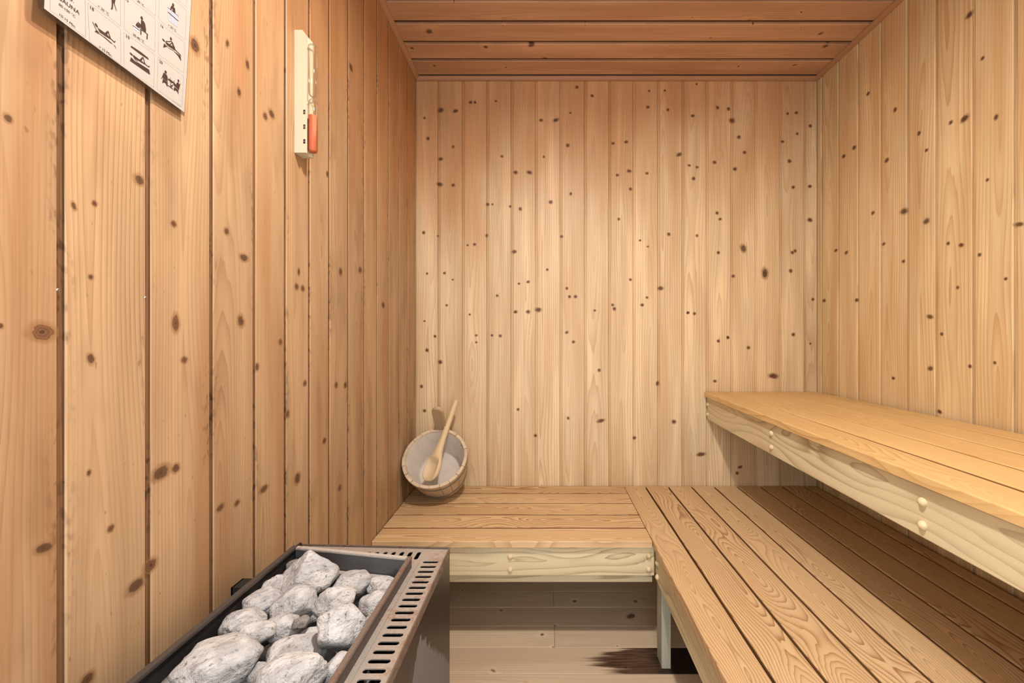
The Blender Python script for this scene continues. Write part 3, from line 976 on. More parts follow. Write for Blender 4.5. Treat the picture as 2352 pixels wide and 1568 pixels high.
# ------------------------------------------------------------------ stones
STONES = [
    (-0.403, 0.728, 0.648, 0.0425, 0.032, 0.0305, 'pyr', 'pointed pyramid-shaped pale stone lying on top at the far end of the heater'),
    (-0.448, 0.718, 0.621, 0.0235, 0.020, 0.019, '', 'small rounded stone against the left tray wall below the pointed stone'),
    (-0.441, 0.672, 0.624, 0.028, 0.026, 0.022, '', 'smooth grey-streaked stone beside the left rim level with the wall bracket'),
    (-0.384, 0.655, 0.632, 0.030, 0.026, 0.025, 'ang', 'blocky pale stone with a shaded flat underside in front of the pointed stone'),
    (-0.334, 0.740, 0.615, 0.033, 0.026, 0.021, '', 'speckled round stone below the pale ledge of the tray'),
    (-0.286, 0.744, 0.610, 0.024, 0.020, 0.014, '', 'darker rough stone in the far right corner of the tray'),
    (-0.271, 0.722, 0.618, 0.014, 0.012, 0.011, '', 'smallest stone touching the right rim near the far corner'),
    (-0.272, 0.679, 0.617, 0.022, 0.021, 0.020, '', 'mottled stone wedged under the right rim'),
    (-0.330, 0.670, 0.626, 0.030, 0.028, 0.025, '', 'large pale stone in the middle behind the big round stone'),
    (-0.284, 0.592, 0.641, 0.031, 0.028, 0.030, 'round', 'big white round stone leaning on the right rim'),
    (-0.350, 0.612, 0.634, 0.011, 0.010, 0.008, 'dark', 'little black-flecked stone in the centre of the heap'),
    (-0.336, 0.617, 0.612, 0.018, 0.014, 0.010, '', 'small speckled stone half covered left of the big round stone'),
    (-0.440, 0.625, 0.622, 0.028, 0.025, 0.021, '', 'round-backed stone near the left rim behind the largest stone'),
    (-0.397, 0.586, 0.636, 0.023, 0.015, 0.014, 'ang', 'ridged stone with a lit sloping edge next to the largest stone'),
    (-0.380, 0.618, 0.622, 0.024, 0.019, 0.018, '', 'shaded stone in the centre-left of the heap'),
    (-0.415, 0.541, 0.630, 0.046, 0.038, 0.026, 'big', 'largest flat stone at the near left of the heap'),
    (-0.336, 0.577, 0.617, 0.037, 0.026, 0.019, '', 'long low stone lying crosswise before the big round stone'),
    (-0.306, 0.512, 0.638, 0.037, 0.030, 0.022, 'big', 'broad white stone at the bottom edge of the picture'),
    (-0.262, 0.542, 0.622, 0.017, 0.017, 0.017, '', 'knobbly stone beside the right rim at the near end'),
    (-0.362, 0.546, 0.612, 0.014, 0.012, 0.014, '', 'small plain stone between the largest stone and the broad white stone'),
    (-0.462, 0.528, 0.612, 0.015, 0.015, 0.009, 'dark', 'small dark brown stone in the near left corner of the tray'),
    (-0.456, 0.780, 0.622, 0.015, 0.012, 0.014, 'dark', 'dark little stone in the far left corner behind the pointed stone'),
    (-0.257, 0.628, 0.622, 0.010, 0.011, 0.012, '', 'slim white stone squeezed between the big round stone and the rim'),
]


def stone_mesh(name, a, b, c, kind, seed, mat, sub=4):
    rnd = random.Random(seed)
    bm = bmesh.new()
    bmesh.ops.create_icosphere(bm, subdivisions=sub, radius=1)
    planes = []
    npl = {'pyr': 9, 'ang': 8, 'round': 16, 'big': 12, 'dark': 9}.get(kind, 11)
    while len(planes) < npl:
        v = Vector((rnd.gauss(0, 1), rnd.gauss(0, 1), rnd.gauss(0, 1))).normalized()
        if all(v.dot(q[0]) < 0.75 for q in planes) or rnd.random() < 0.05:
            planes.append((v, rnd.uniform(0.76, 0.98)))
    if kind == 'pyr':
        planes = [(Vector((0.50, -0.62, 0.60)).normalized(), 0.44), (Vector((-0.80, -0.25, 0.62)).normalized(), 0.42),
                  (Vector((0.60, 0.55, 0.60)).normalized(), 0.50), (Vector((-0.3, 0.8, 0.55)).normalized(), 0.55), (Vector((0, 0, -1)), 0.75), (Vector((-0.2, -0.95, 0.05)), 0.80),
                  (Vector((0.95, -0.3, 0.0)), 0.88), (Vector((-0.9, -0.2, -0.3)), 0.95), (Vector((0, 1, 0)), 0.8)]
    off = Vector((seed * 3.7, seed * 1.3, seed * 2.1))
    for v in bm.verts:
        n = v.co.normalized()
        acc = 1.0
        p = 22.0
        tot = (1 / 1.06) ** p
        for q, dd in planes:
            k = n.dot(q)
            if k > 0.02: tot += (k / dd) ** p
        r = tot ** (-1 / p)
        r *= 1 + 0.085 * mnoise.noise(n * 1.7 + off) + 0.045 * mnoise.noise(n * 4.2 + off) + 0.026 * mnoise.noise(n * 10 + off) \
            + 0.012 * mnoise.noise(n * 23 + off)
        v.co = n * r
    ext = [max(abs(v.co[i]) for v in bm.verts) for i in range(3)]
    for v in bm.verts:
        v.co = Vector((v.co.x / ext[0] * a, v.co.y / ext[1] * b, v.co.z / ext[2] * c))
    return mesh_from_bm(name, bm, mat, True)


SG = 'stones heaped in the heater'
for i, (X, Y, Z_, a, b, c, kd, lab) in enumerate(STONES):
    me = stone_mesh('sauna_stone', a * 1.10, b * 1.10, c * 1.08, kd, i + 3, M_STONE_D if kd == 'dark' else M_STONE)
    o = obj('sauna_stone', me, None, Matrix.Translation((X, Y, Z_)) @ Matrix.Rotation(0.45 if kd not in ('pyr',) else 0.35, 4, 'Z'))
    tag(o, lab, 'stone', SG)
rr_ = random.Random(5)
fill = []
for iy in range(8):
    for ix in range(4):
        X = -0.452 + ix * 0.062 + rr_.uniform(-0.008, 0.008) * 0.6
        Y = 0.43 + iy * 0.047 + rr_.uniform(-0.006, 0.006)
        fill.append((X, Y))
DEEP_LABELS = {13: 'stone deep in the gap between the largest flat stone and the ridged stone',
               15: 'stone deep under the right rim below the big white round stone',
               17: 'stone deep below the shaded centre-left stone of the heap',
               18: 'stone deep in the hollow under the little black-flecked stone',
               20: 'stone deep by the left tray wall under the grey-streaked stone',
               21: 'stone deep beneath the blocky pale stone with the shaded underside',
               25: 'stone deep beneath the pointed pyramid-shaped stone',
               30: 'stone deep under the pale ledge at the far tray wall'}
for i, (X, Y) in enumerate(fill):
    near = Y < 0.49
    dz = rr_.uniform(-0.003, 0.003)
    if not near and i not in DEEP_LABELS: continue
    me = stone_mesh('sauna_stone', 0.0265, 0.0215, 0.022, '', 40 + i, M_STONE, 3)
    o = obj('sauna_stone', me, None, Matrix.Translation((X, Y, 0.606 if near else 0.579 + dz)))
    tag(o, DEEP_LABELS.get(i, 'pale stone in the nearest rows of the heater, below the picture edge'), 'stone', SG)

# ------------------------------------------------------------------ bucket
BE = math.radians(42)
BC = Vector((-0.4400, 1.690, 0.5685))       # rim centre
ax = Vector((0, -math.cos(BE), math.sin(BE)))
up = Vector((0, math.sin(BE), math.cos(BE)))
right = Vector((1, 0, 0))
BH, BR, Br = 0.160, 0.1275, 0.102
base_c = BC - ax * BH
MB_ = frame(base_c, right, ax.cross(right), ax)      # local z = axis
# local -y must point to 'up' or so: find angle of the handle
yl = ax.cross(right).normalized()
hang = math.atan2(up.dot(yl), up.dot(right)) - 0.05
bucket = empty('sauna_bucket', (BC.x, 1.72, BZ))
tag(bucket, 'pale wooden bucket tipped toward the viewer in the back left corner', 'bucket')


def rad(z): return Br + (BR - Br) * z / BH


NST = 20
BT = 0.0135
for k in range(NST):
    rk = random.Random(100 + k)
    a0, a1 = 2 * math.pi * k / NST + 0.006, 2 * math.pi * (k + 1) / NST - 0.006
    dtop = rk.uniform(-0.0018, 0.0018)
    dr = rk.uniform(-0.0008, 0.0008)
    bm = bmesh.new()
    seg = 4
    grid = {}
    for iz, zz in enumerate((0.0, 0.004, 0.5 * BH, BH - 0.003 + dtop, BH + dtop)):
        inset = 0.0014 if iz in (0, 4) else 0
        for ia in range(seg + 1):
            a = a0 + (a1 - a0) * ia / seg
            for ir, r in enumerate((rad(zz) - BT + inset + dr, rad(zz) - inset + dr)):
                grid[iz, ia, ir] = bm.verts.new((r * math.cos(a), r * math.sin(a), zz))
    nz = 5
    for iz in range(nz - 1):
        for ia in range(seg):
            for ir in (0, 1):
                bm.faces.new([grid[iz, ia, ir], grid[iz, ia + 1, ir], grid[iz + 1, ia + 1, ir], grid[iz + 1, ia, ir]])
        for ia in (0, seg):
            bm.faces.new([grid[iz, ia, 0], grid[iz, ia, 1], grid[iz + 1, ia, 1], grid[iz + 1, ia, 0]])
    for iz in (0, nz - 1):
        for ia in range(seg):
            bm.faces.new([grid[iz, ia, 0], grid[iz, ia + 1, 0], grid[iz, ia + 1, 1], grid[iz, ia, 1]])
    am = (a0 + a1) / 2
    Mr = Matrix.Rotation(am, 4, 'Z')
    # local frame per stave so the grain runs along it (x tangential)
    Ml = Mr @ frame((0, 0, 0), (0, 1, 0), (-1, 0, 0), (0, 0, 1))
    bmesh.ops.transform(bm, matrix=Ml.inverted(), verts=bm.verts)
    obj('stave', mesh_from_bm('stave', bm, M_BUCKET), bucket, MB_ @ Ml)
# hoops
for z0, z1 in ((BH - 0.034, BH - 0.024), (0.026, 0.036)):
    bm = bmesh.new()
    prof = [(rad(z0) + 0.0002, z0), (rad(z0) + 0.0022, z0 + 0.001), (rad(z1) + 0.0022, z1 - 0.001), (rad(z1) + 0.0002, z1)]
    lathe_bm(bm, prof, 48)
    obj('hoop', mesh_from_bm('hoop', bm, M_HOOP, True), bucket, MB_)
# liner (smooth plastic insert)
bm = bmesh.new()
prof = [(0.0005, 0.022), (rad(0.022) - BT - 0.014, 0.022), (rad(0.022) - BT - 0.006, 0.024), (rad(0.03) - BT - 0.002, 0.032),
        (rad(BH) - BT - 0.0012, BH - 0.006), (rad(BH) - BT + 0.0005, BH - 0.004)]
lathe_bm(bm, prof, 56)
obj('liner', mesh_from_bm('liner', bm, M_LINER, True), bucket, MB_)
bm = bmesh.new()
lathe_bm(bm, [(rad(0) - BT - 0.0005, 0.006), (rad(0.016) - BT - 0.0005, 0.016)], 40, True, True)
obj('base', mesh_from_bm('base', bm, M_BUCKET), bucket, MB_)
# handle stave rising from the rim
bm = bmesh.new()
out = [(-0.036, -0.010), (-0.031, 0.004), (-0.0225, 0.022), (-0.0195, 0.045), (-0.0215, 0.070), (-0.0240, 0.092), (-0.0225, 0.112),
       (-0.013, 0.125), (0.0, 0.129)]
out = out + [(-x, z) for x, z in reversed(out[:-1])]
hm = Matrix.Rotation(hang, 4, 'Z')
f_ = [bm.verts.new((rad(BH) - 0.010 + z * 0.17, x, BH + z)) for x, z in out]
b_ = [bm.verts.new((rad(BH) + 0.003 + z * 0.17, x, BH + z)) for x, z in out]
n = len(out)
for i in range(n):
    bm.faces.new((f_[i], f_[(i + 1) % n], b_[(i + 1) % n], b_[i]))
fa = bm.faces.new(f_); fb_ = bm.faces.new(list(reversed(b_)))
bmesh.ops.bevel(bm, geom=[e for e in bm.edges if any(f in (fa, fb_) for f in e.link_faces)], offset=0.003, segments=3, affect='EDGES')
Ml = hm @ frame((0, 0, 0), (0, 1, 0), (-1, 0, 0), (0, 0, 1))
bmesh.ops.transform(bm, matrix=Ml.inverted() @ hm, verts=bm.verts)
obj('handle', mesh_from_bm('handle', bm, M_HANDLE, False), bucket, MB_ @ Ml)

# ------------------------------------------------------------------ ladle
LP0 = Vector((-0.4520, 1.632, 0.492))      # bowl tip
LP1 = Vector((-0.383, 1.822, 0.772))       # handle tip
LL = (LP1 - LP0).length
ldz = (LP1 - LP0).normalized()
toward = Vector((-0.42, -0.80, 0.50))
lyv = (toward - ldz * toward.dot(ldz)).normalized()
lxv = lyv.cross(ldz).normalized()
LM = frame(LP0, lxv, lyv, ldz)
secs = []     # t, half-width, half-thickness, cavity depth
for t, hw, ht, cav in ((0.000, 0.004, 0.004, 0), (0.003, 0.015, 0.008, 0), (0.010, 0.025, 0.012, 0.006), (0.022, 0.033, 0.017, 0.018), (0.036, 0.0370, 0.0195, 0.024),
                       (0.052, 0.0375, 0.0205, 0.026), (0.068, 0.0350, 0.0200, 0.023), (0.080, 0.0315, 0.0190, 0.014), (0.088, 0.0290, 0.0180, 0.004), (0.096, 0.0262, 0.0170, 0.0),
                       (0.115, 0.0205, 0.0150, 0), (0.145, 0.0150, 0.0130, 0), (0.18, 0.0122, 0.0118, 0), (0.23, 0.0112, 0.0110, 0),
                       (0.29, 0.0108, 0.0108, 0), (LL - 0.012, 0.0106, 0.0106, 0), (LL - 0.004, 0.0098, 0.0098, 0), (LL, 0.0068, 0.0068, 0)):
    secs.append((t, hw, ht, cav))
bm = bmesh.new()
NA = 40
rings = []
for t, hw, ht, cav in secs:
    ring = []
    for i in range(NA):
        a = 2 * math.pi * i / NA
        xx, yy = hw * math.cos(a), ht * math.sin(a)
        if math.sin(a) > 0 and cav > 0:
            q = abs(math.cos(a)) / 0.80
            if q < 1:
                yy = ht * 0.60 * math.sin(a) + ht * 0.4 * math.sqrt(1 - 0.64) - cav * (1 - q * q) ** 0.55
        ring.append(bm.verts.new((xx, yy, t)))
    rings.append(ring)
for k in range(len(rings) - 1):
    for i in range(NA):
        bm.faces.new((rings[k][i], rings[k][(i + 1) % NA], rings[k + 1][(i + 1) % NA], rings[k + 1][i]))
bm.faces.new(list(reversed(rings[0]))); bm.faces.new(rings[-1])
lad = obj('ladle', mesh_from_bm('ladle', bm, M_LADLE, True), None, LM)
tag(lad, 'long-handled wooden ladle resting in the bucket, handle against the rim', 'ladle')


# ------------------------------------------------------------------ sand timer
TY0, TY1 = 0.943, 0.975
TZ0, TZ1 = 1.4445, 1.7135
TD = 0.0255
timer = empty('sand_timer', (xl(TY0), 0.959, TZ0))
tag(timer, 'wall-mounted sauna sand timer with pale wood block and orange sand', 'sand timer')
tx = xl(0.959) + 0.0006


def timer_prof():
    return [(0, 0), (TD, 0), (TD, TZ1 - TZ0 - 0.010), (TD - 0.008, TZ1 - TZ0), (0, TZ1 - TZ0)]


bm = bmesh.new()
for yy0, yy1 in ((TY0, TY1),):
    # block with a concave cradle along the outer face
    secp = [(0.0, TY0), (TD, TY0)]
    for i in range(9):
        a = math.pi * i / 8
        secp.append((TD - 0.007 * math.sin(a), TY0 + 0.005 + 0.022 * (i / 8)))
    secp += [(TD, TY1), (0.0, TY1)]
    n = len(secp)
    for lev in ((0, TZ0, 0.0), (1, TZ1 - 0.010, 0.0), (2, TZ1, 0.008)):
        pass
    rows = []
    for zz, cut in ((TZ0, 0.0), (TZ1 - 0.010, 0.0), (TZ1, 0.008)):
        rows.append([bm.verts.new((tx + min(p[0], TD - cut), p[1], zz)) for p in secp])
    for k in range(2):
        for i in range(n):
            bm.faces.new((rows[k][i], rows[k][(i + 1) % n], rows[k + 1][(i + 1) % n], rows[k + 1][i]))
    bm.faces.new(list(reversed(rows[0]))); bm.faces.new(rows[-1])
bmesh.ops.translate(bm, verts=bm.verts, vec=(-tx, -TY0, -TZ0))
obj('wood_block', mesh_from_bm('wood_block', bm, M_TIMERWOOD), timer, Matrix.Translation((tx, TY0, TZ0)))
gx, gy, gr = tx + TD + 0.0065, 0.9590, 0.0098
g0, g1 = TZ0 + 0.006, TZ1 - 0.022
gn_ = g0 + (g1 - g0) * 0.505
bm = bmesh.new()
prof = [(0.0004, g0), (gr * 0.75, g0 + 0.0008), (gr, g0 + 0.005), (gr, gn_ - 0.012), (gr * 0.8, gn_ - 0.006), (0.0016, gn_), (gr * 0.8, gn_ + 0.006),
        (gr, gn_ + 0.012), (gr, g1 - 0.005), (gr * 0.75, g1 - 0.0008), (0.0004, g1)]
lathe_bm(bm, prof, 24, True, True)
obj('glass_tube', mesh_from_bm('glass_tube', bm, M_GLASS, True), timer, Matrix.Translation((gx, gy, 0)))
bm = bmesh.new()
sr = gr * 0.90
lathe_bm(bm, [(0.0004, g0 + 0.0012), (sr * 0.75, g0 + 0.0016), (sr, g0 + 0.0055), (sr, g0 + 0.082), (0.0004, g0 + 0.0835)], 24, True, True)
obj('sand', mesh_from_bm('sand', bm, M_SAND, True), timer, Matrix.Translation((gx, gy, 0)))


# ------------------------------------------------------------------ text helper
def text_mesh(body, size, align='LEFT'):
    cu = bpy.data.curves.new('txt', 'FONT')
    cu.body = body; cu.size = size; cu.align_x = align; cu.resolution_u = 3
    to = bpy.data.objects.new('txt', cu)
    COL.objects.link(to)
    dg = bpy.context.evaluated_depsgraph_get()
    me = bpy.data.meshes.new_from_object(to.evaluated_get(dg))
    vs_ = [v.co.copy() for v in me.vertices]
    fs_ = [list(p.vertices) for p in me.polygons]
    bpy.data.objects.remove(to); bpy.data.curves.remove(cu); bpy.data.meshes.remove(me)
    return vs_, fs_


def mapped_mesh(name, vs_, fs_, fn, mat):
    me = bpy.data.meshes.new(name)
    me.from_pydata([tuple(fn(v)) for v in vs_], [], fs_)
    me.materials.append(mat)
    return me


# marks 15 / 10 / 5 on the near side of the timer block
for body, py in (('15', 257), ('10', 291), ('5', 324.6)):
    zc = CAM_H + (CY - py) / F_PX * TY0
    xx0 = tx + TD - 0.0058
    bm = bmesh.new()
    bm_box(bm, xx0, xx0 + 0.0045, TY0 - 0.0003, TY0 + 0.0002, zc - 0.0048, zc + 0.0048)
    bx_ = obj('minute_mark', mesh_from_bm('minute_mark', bm, M_INK), timer)
    v_, f2 = text_mesh(body, 0.0052, 'CENTER')
    # figures run up the block
    mm = mapped_mesh('figure', v_, f2, lambda v: Vector((xx0 + 0.0041 - v.y, TY0 - 0.0005, zc - v.x)), M_PAPER)
    obj('figure', mm, bx_)

# ------------------------------------------------------------------ poster
PD = 0.0095
P0 = lw_pt(427, 258, PD)
SC = 1 - PD / 0.55
PA = math.radians(3.6)
pc, ps = math.cos(PA), math.sin(PA)
PW, PH = 0.1912, 0.270


def curl(x, y):
    """extra stand-off of the sheet (metres); x -190..0, y 0..270 mm"""
    q = max(0.0, min(1.0, -x / 190.0))
    return 0.0055 * (q - 0.45) * math.exp(-max(y, 0) / 160.0)


def pmap(x, y, lift=0.0):
    xm, ym = x / 1000 * SC, y / 1000 * SC
    Y = P0.y + xm * pc + ym * ps
    Z_ = P0.z - xm * ps + ym * pc
    return Vector((xl(Y) + PD + curl(x, y) + lift, Y, Z_))


poster = empty('instruction_sign', pmap(-95, 0))
tag(poster, 'laminated sauna instruction sheet with rows of black pictograms on the left wall', 'sign')


def sheet(name, x0, x1, y0, y1, th, mat, lift, corner=0.0):
    nx, ny = 24, 24
    bm = bmesh.new()
    fr, bk = {}, {}
    for i in range(nx + 1):
        for j in range(ny + 1):
            x, y = x0 + (x1 - x0) * i / nx, y0 + (y1 - y0) * j / ny
            if corner:
                # rounded lower-left corner
                dx, dy = x - (x0 + corner), y - (y0 + corner)
                if dx < 0 and dy < 0 and math.hypot(dx, dy) > corner:
                    s_ = corner / math.hypot(dx, dy)
                    x, y = x0 + corner + dx * s_, y0 + corner + dy * s_
            fr[i, j] = bm.verts.new(pmap(x, y, lift))
            bk[i, j] = bm.verts.new(pmap(x, y, lift - th))
    for i in range(nx):
        for j in range(ny):
            bm.faces.new((fr[i, j], fr[i + 1, j], fr[i + 1, j + 1], fr[i, j + 1]))
            bm.faces.new((bk[i, j], bk[i, j + 1], bk[i + 1, j + 1], bk[i + 1, j]))
    for i in range(nx):
        for j in (0, ny):
            bm.faces.new((fr[i, j], fr[i + 1, j], bk[i + 1, j], bk[i, j]))
    for j in range(ny):
        for i in (0, nx):
            bm.faces.new((fr[i, j], fr[i, j + 1], bk[i, j + 1], bk[i, j]))
    return obj(name, mesh_from_bm(name, bm, mat), poster)


paper = sheet('paper', -190.5, 0, 0, 270, 0.0004, M_PAPER, 0.0)
sheet('clear_film', -197, 1.5, -5.5, 275, 0.0002, M_CLEAR, -0.0006, 6.0)
LIFT = 0.00025


def ink(name, vs_, fs_, mat):
    me = bpy.data.meshes.new(name)
    me.from_pydata([tuple(pmap(v[0], v[1], LIFT if mat is not M_BROWNINK and mat is not M_INK else LIFT * 1.8)) for v in vs_], [], fs_)
    me.materials.append(mat)
    return obj(name, me, paper)


class Fig:
    def __init__(self): self.v, self.f = [], []

    def poly(self, *pts):
        bm = bmesh.new()
        f = bm.faces.new([bm.verts.new((p[0], p[1], 0)) for p in pts])
        bmesh.ops.triangulate(bm, faces=[f])
        o = len(self.v)
        bm.verts.index_update()
        self.v += [(v.co.x, v.co.y) for v in bm.verts]
        self.f += [[o + v.index for v in g.verts] for g in bm.faces]
        bm.free()
        return self

    def stroke(self, w, *pts):
        for a, b in zip(pts[:-1], pts[1:]):
            d_ = Vector((b[0] - a[0], b[1] - a[1]))
            if d_.length < 1e-6: continue
            d_.normalize()
            n_ = Vector((-d_.y, d_.x)) * w / 2
            o = len(self.v)
            self.v += [(a[0] + n_.x, a[1] + n_.y), (a[0] - n_.x, a[1] - n_.y), (b[0] - n_.x, b[1] - n_.y), (b[0] + n_.x, b[1] + n_.y)]
            self.f.append([o, o + 1, o + 2, o + 3])
        return self

    def disc(self, x, y, rx, ry, ang=0.0, n=14):
        c, s = math.cos(ang), math.sin(ang)
        o = len(self.v)
        for i in range(n):
            a = 2 * math.pi * i / n
            p, q = rx * math.cos(a), ry * math.sin(a)
            self.v.append((x + p * c - q * s, y + p * s + q * c))
        self.f.append(list(range(o, o + n)))
        return self


def frame_cell(pts):
    f = Fig()
    f.stroke(0.28, *(list(pts) + [pts[0]]))
    ink('cell_border', f.v, f.f, M_LINE)


# cell borders, bottom-left, bottom-right, top-right, top-left (millimetres on the sheet)
for cell in ([(-185, 3), (-147, 2), (-150, 45.5), (-187, 46)],
             [(-142.5, 1.3), (-103, 1.4), (-106, 46.2), (-147, 45)],
             [(-98.3, 0.6), (-54, 3.2), (-56, 49.5), (-101.3, 45.6)],
             [(-48.4, 3.5), (-5.1, 6.2), (-5.7, 53), (-50.3, 50.6)],
             [(-50.5, 54.1), (-5.3, 57.9), (-7, 104.7), (-52.7, 99.6)],
             [(-53, 103.4), (-6.5, 109.6), (-8.3, 155.9), (-54.5, 149)],
             [(-101.3, 49.3), (-56.1, 53.6), (-58.1, 100.1), (-103.7, 95)],
             [(-147.4, 48.6), (-106.3, 49.7), (-108.9, 95), (-150, 93)],
             [(-104, 99), (-58.3, 104.1), (-60, 150), (-106, 144)],
             [(-54.8, 153), (-7.8, 160.4), (-9, 206), (-56, 199)]):
    frame_cell(cell)


def label(body, x, y, size, ang=0.0, sx=1.0, sy=1.0, mat=None):
    v_, f2 = text_mesh(body, size)
    c, s = math.cos(ang), math.sin(ang)
    vv = [(x + (v.x * sx) * c - (v.y * sy) * s, y + (v.x * sx) * s + (v.y * sy) * c) for v in v_]
    ink('lettering', vv, f2, mat or M_INK)


label('3.', -166.5, 31.2, 6.6)
label('SAUNA', -177.0, 22.0, 6.6, 0.02)
label('80-100 °C', -177.2, 15.6, 4.2, -0.02)
label('10-15 Min.', -176.6, 4.6, 4.2, -0.05)
label('18', -145.2, 40.2, 5.6, 0.0)
label('< 20 °C', -135.6, 50.0, 4.3, 0.02)
label('> 15 Min.', -131.4, 1.9, 4.3, 0.0)
label('19', -99.2, 40.6, 6.0, 0.08)
label('30-40 °C', -89.4, 51.0, 4.6, 0.10)
label('16', -50.4, 95.6, 5.2, 0.03)
label('< 20 °C', -37.6, 106.6, 4.4, 0.12)
label('20', -48.4, 43.9, 5.8, 0.10)
label('20 °C', -86.5, 100.6, 4.4, 0.06)
label('15', -103.2, 88.0, 5.6, 0.08)
label('12', -148.6, 88.0, 5.6, 0.05)
f = Fig()
f.stroke(0.7, (-22, 3.9), (-15.5, 4.3)); f.stroke(0.9, (-14.5, 4.3), (-7.4, 4.7))
ink('fine_print', f.v, f.f, M_LINE)

# 18: resting on a lounger
f = Fig()
f.disc(-136.0, 26.2, 2.2, 1.3, -0.75)
f.poly((-134.6, 24.8), (-132.4, 24.6), (-125.5, 25.0), (-118.5, 24.6), (-118.5, 22.6), (-124.0, 21.8), (-131.5, 21.2))
f.poly((-126.0, 24.0), (-122.4, 30.4), (-121.2, 30.4), (-122.8, 23.6)).stroke(1.0, (-121.5, 30.2), (-118.4, 24.0))
f.stroke(1.0, (-119, 23.8), (-113, 22.8), (-112, 25.0))
f.stroke(0.7, (-140.5, 26.8), (-135.6, 20.6), (-131, 19.0), (-126, 19.2)).stroke(1.0, (-126, 19.4), (-116, 18.6))
f.poly((-118, 19.2), (-113, 18.6), (-109.8, 15.6), (-112, 18.9))
f.poly((-137.6, 17.4), (-135.2, 20.8), (-132.2, 18.0))
ink('pictogram', f.v, f.f, M_BROWNINK)
# 19: lying under a canopy
f = Fig()
f.poly((-91.6, 33.4), (-90.8, 35.2), (-87, 36.0), (-76, 37.4), (-66.2, 37.4), (-64.4, 35.6), (-77.8, 33.9))
f.disc(-90.0, 24.6, 2.2, 1.2, -0.2)
f.poly((-88.0, 24.8), (-86.6, 25.6), (-79.5, 25.8), (-70.0, 26.4), (-70.0, 25.0), (-77.5, 23.8), (-84.5, 22.2))
f.poly((-78.5, 25.0), (-74.0, 32.8), (-72.6, 32.8), (-75.4, 25.4)).stroke(1.0, (-73.0, 32.6), (-69.8, 26.0))
f.stroke(1.0, (-70.4, 25.8), (-63.9, 25.8), (-62.7, 27.8)).stroke(0.6, (-87.2, 24.0), (-84.0, 20.8), (-80.5, 21.4))
f.poly((-90.0, 20.4), (-91.1, 14.8), (-61.2, 16.6), (-63.2, 22.4), (-79.5, 20.4), (-84.2, 18.8))
ink('pictogram', f.v, f.f, M_BROWNINK)
# 16: massage
f = Fig()
f.disc(-43.6, 80.2, 2.3, 1.2, -0.15); f.disc(-31.8, 91.6, 1.6, 2.2, 0.2)
f.poly((-41.0, 80.2), (-36.5, 81.4), (-28.7, 82.8), (-22.8, 81.8), (-22.8, 80.4), (-34.2, 78.0), (-38.4, 78.0))
f.stroke(1.1, (-24, 81.2), (-13.1, 80.3))
f.poly((-31.4, 88.9), (-28.4, 88.6), (-24.6, 84.0), (-22.8, 80.8), (-25.4, 80.8), (-29.6, 85.8))
f.stroke(1.0, (-31, 88.2), (-35, 84.8), (-40, 81.4)).stroke(0.9, (-30, 86), (-33, 82.5))
f.poly((-42.2, 76.6), (-43.6, 69.4), (-37.4, 75.0))
f.stroke(0.6, (-38.5, 76.2), (-34, 75.6), (-26, 78.0)).poly((-27.5, 77.6), (-13.6, 78.8), (-12.0, 72.2), (-18.2, 76.2))
ink('pictogram', f.v, f.f, M_BROWNINK)
# 20: two people at a table
f = Fig()
f.disc(-37.0, 37.5, 1.9, 2.1); f.disc(-14.5, 39.9, 1.5, 1.9)
f.poly((-40.4, 34.4), (-35.0, 34.6), (-33.3, 32.0), (-32.8, 26.4), (-40.8, 25.6), (-41.2, 29.6))
f.poly((-40.7, 24.7), (-32.7, 25.4), (-32.5, 18.2), (-35.4, 21.2), (-38.3, 21.4), (-41.3, 18.0))
f.stroke(0.8, (-43.0, 23.4), (-40.9, 30.4))
f.poly((-32.8, 30.0), (-31.3, 31.8), (-26.5, 32.4), (-22.0, 31.9), (-24.7, 29.2), (-30, 29.2))
f.stroke(0.7, (-27.6, 29), (-27.3, 22.5)).stroke(1.1, (-32.1, 21.3), (-22.8, 21.4)).poly((-22.4, 29.8), (-25.2, 22.6), (-28.0, 23.2), (-25.2, 26.0))
f.poly((-15.3, 37.4), (-12.4, 35.4), (-13.0, 27.0), (-21.8, 27.9), (-23.0, 31.2), (-22.2, 32.6), (-18.2, 30.8), (-17.6, 34.2))
f.poly((-21.0, 26.3), (-13.6, 26.0), (-13.0, 19.8), (-15.4, 22.6), (-18.0, 22.8), (-21.6, 20.0)).stroke(0.9, (-11.2, 38.0), (-13.2, 26.6))
f.stroke(0.6, (-29.6, 32), (-28.4, 34.6)).stroke(0.6, (-22.2, 32.4), (-22.0, 35.2))
ink('pictogram', f.v, f.f, M_BROWNINK)
# foot bath
f = Fig()
f.disc(-78.4, 83.8, 1.7, 2.3, 0.2)
f.poly((-79.2, 80.6), (-75.6, 82.0), (-73.0, 79.6), (-71.2, 72.4), (-71.4, 69.2), (-75.2, 69.4), (-77.6, 72.5), (-79.0, 75.0))
f.poly((-72.4, 69.4), (-79.0, 69.2), (-84.6, 72.6), (-86.6, 67.0), (-84.8, 66.6), (-83.4, 70.2), (-82.0, 66.8), (-80.6, 67.4), (-80.8, 70.6), (-84.2, 74.6), (-76.6, 74.0))
f.stroke(0.8, (-79.8, 67.6), (-68.2, 69.0)).stroke(1.4, (-78.6, 67.6), (-78.2, 60.6)).stroke(1.4, (-69.0, 68.8), (-69.0, 61.6))
f.stroke(0.9, (-90.4, 63.6), (-80.4, 64.8))
ink('pictogram', f.v, f.f, M_BROWNINK)
f = Fig(); f.poly((-90.6, 66.0), (-80.4, 67.3), (-80.8, 61.3), (-89.1, 60.1)); ink('pictogram_tub', f.v, f.f, M_LILAC)
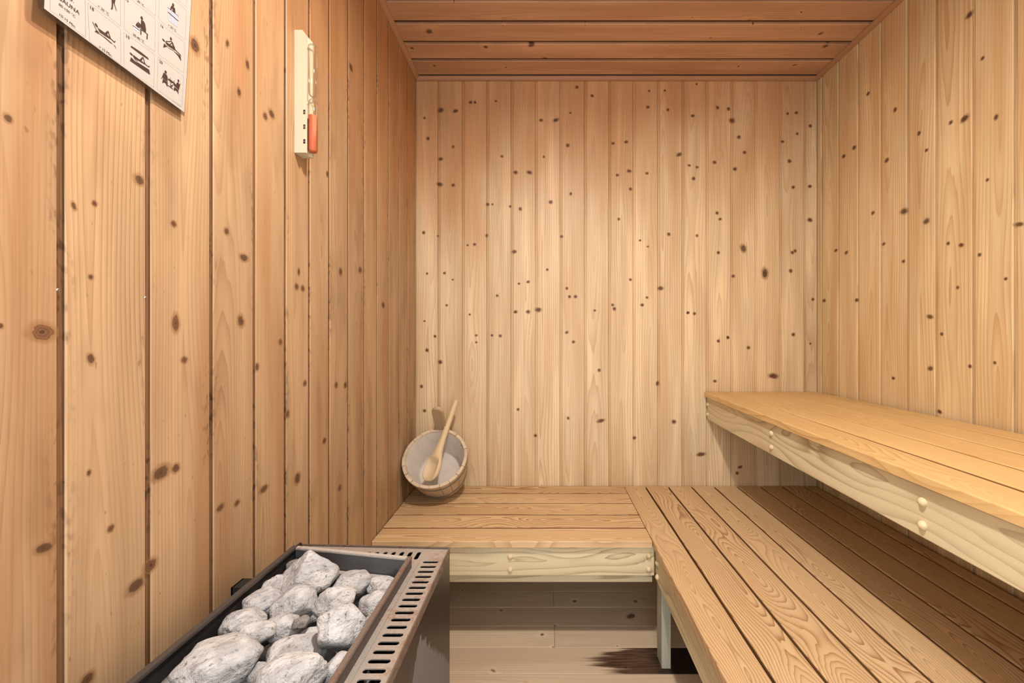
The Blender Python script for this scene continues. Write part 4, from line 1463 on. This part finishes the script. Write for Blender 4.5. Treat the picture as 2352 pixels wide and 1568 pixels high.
# plunge tub
f = Fig()
f.disc(-31.5, 143.8, 1.7, 2.1)
f.poly((-34.6, 139.4), (-32.5, 141.6), (-28.2, 141.0), (-26.7, 134.0), (-31.4, 133.3), (-32.4, 138.4), (-34.2, 133.0), (-36.2, 132.6))
f.stroke(1.2, (-39.4, 125.9), (-21.3, 127.3)).stroke(0.5, (-40.7, 132.1), (-21.4, 134.8))
for k in range(7): f.stroke(0.25, (-38.6 + k * 2.7, 132.2 + k * 0.37), (-36.2 + k * 2.15, 115.2 + k * 0.3))
ink('pictogram', f.v, f.f, M_BROWNINK)
f = Fig(); f.poly((-40.7, 132.0), (-21.4, 134.8), (-22.1, 117.0), (-37.5, 114.8)); ink('pictogram_tub', f.v, f.f, M_LILAC)
# walking figure
f = Fig()
f.poly((-120.2, 78), (-114.8, 78.6), (-115.6, 71), (-112.0, 63.6), (-113.4, 65.0), (-117.2, 72.4), (-117.4, 67.0), (-117.8, 61.8), (-119.9, 60.6), (-119.2, 63.0), (-119.0, 67.8))
f.disc(-117.4, 92.0, 1.7, 2.2); f.poly((-120.4, 78), (-114.6, 78.6), (-114.8, 88.4), (-119.8, 88.2))
ink('pictogram', f.v, f.f, M_BROWNINK)

# ------------------------------------------------------------------ ceiling lamp (above and before the picture)
lamp = empty('ceiling_lamp', (LAMP[0], LAMP[1], CEIL - 0.0095))
tag(lamp, 'round ceiling lamp with a wooden ring above the heater', 'lamp')
bm = bmesh.new()
lathe_bm(bm, [(0.06, CEIL - 0.0095), (0.075, CEIL - 0.02), (0.075, LAMP[2] + 0.002), (0.060, LAMP[2]), (0.056, LAMP[2] + 0.010), (0.056, CEIL - 0.012)], 36)
obj('lamp_ring', mesh_from_bm('lamp_ring', bm, M_TRIM, True), lamp, Matrix.Translation((LAMP[0], LAMP[1], 0)))
bm = bmesh.new()
lathe_bm(bm, [(0.0005, LAMP[2] + 0.012), (0.055, LAMP[2] + 0.012), (0.055, LAMP[2] + 0.02), (0.0005, LAMP[2] + 0.02)], 36)
ge = Graph('lamp_diffuser')
ge.bsdf.inputs['Emission Color'].default_value = (1, 0.93, 0.84, 1)
ge.bsdf.inputs['Emission Strength'].default_value = 6
obj('lamp_diffuser', mesh_from_bm('lamp_diffuser', bm, ge.out((0.8, 0.8, 0.8, 1), 0.5)), lamp, Matrix.Translation((LAMP[0], LAMP[1], 0)))
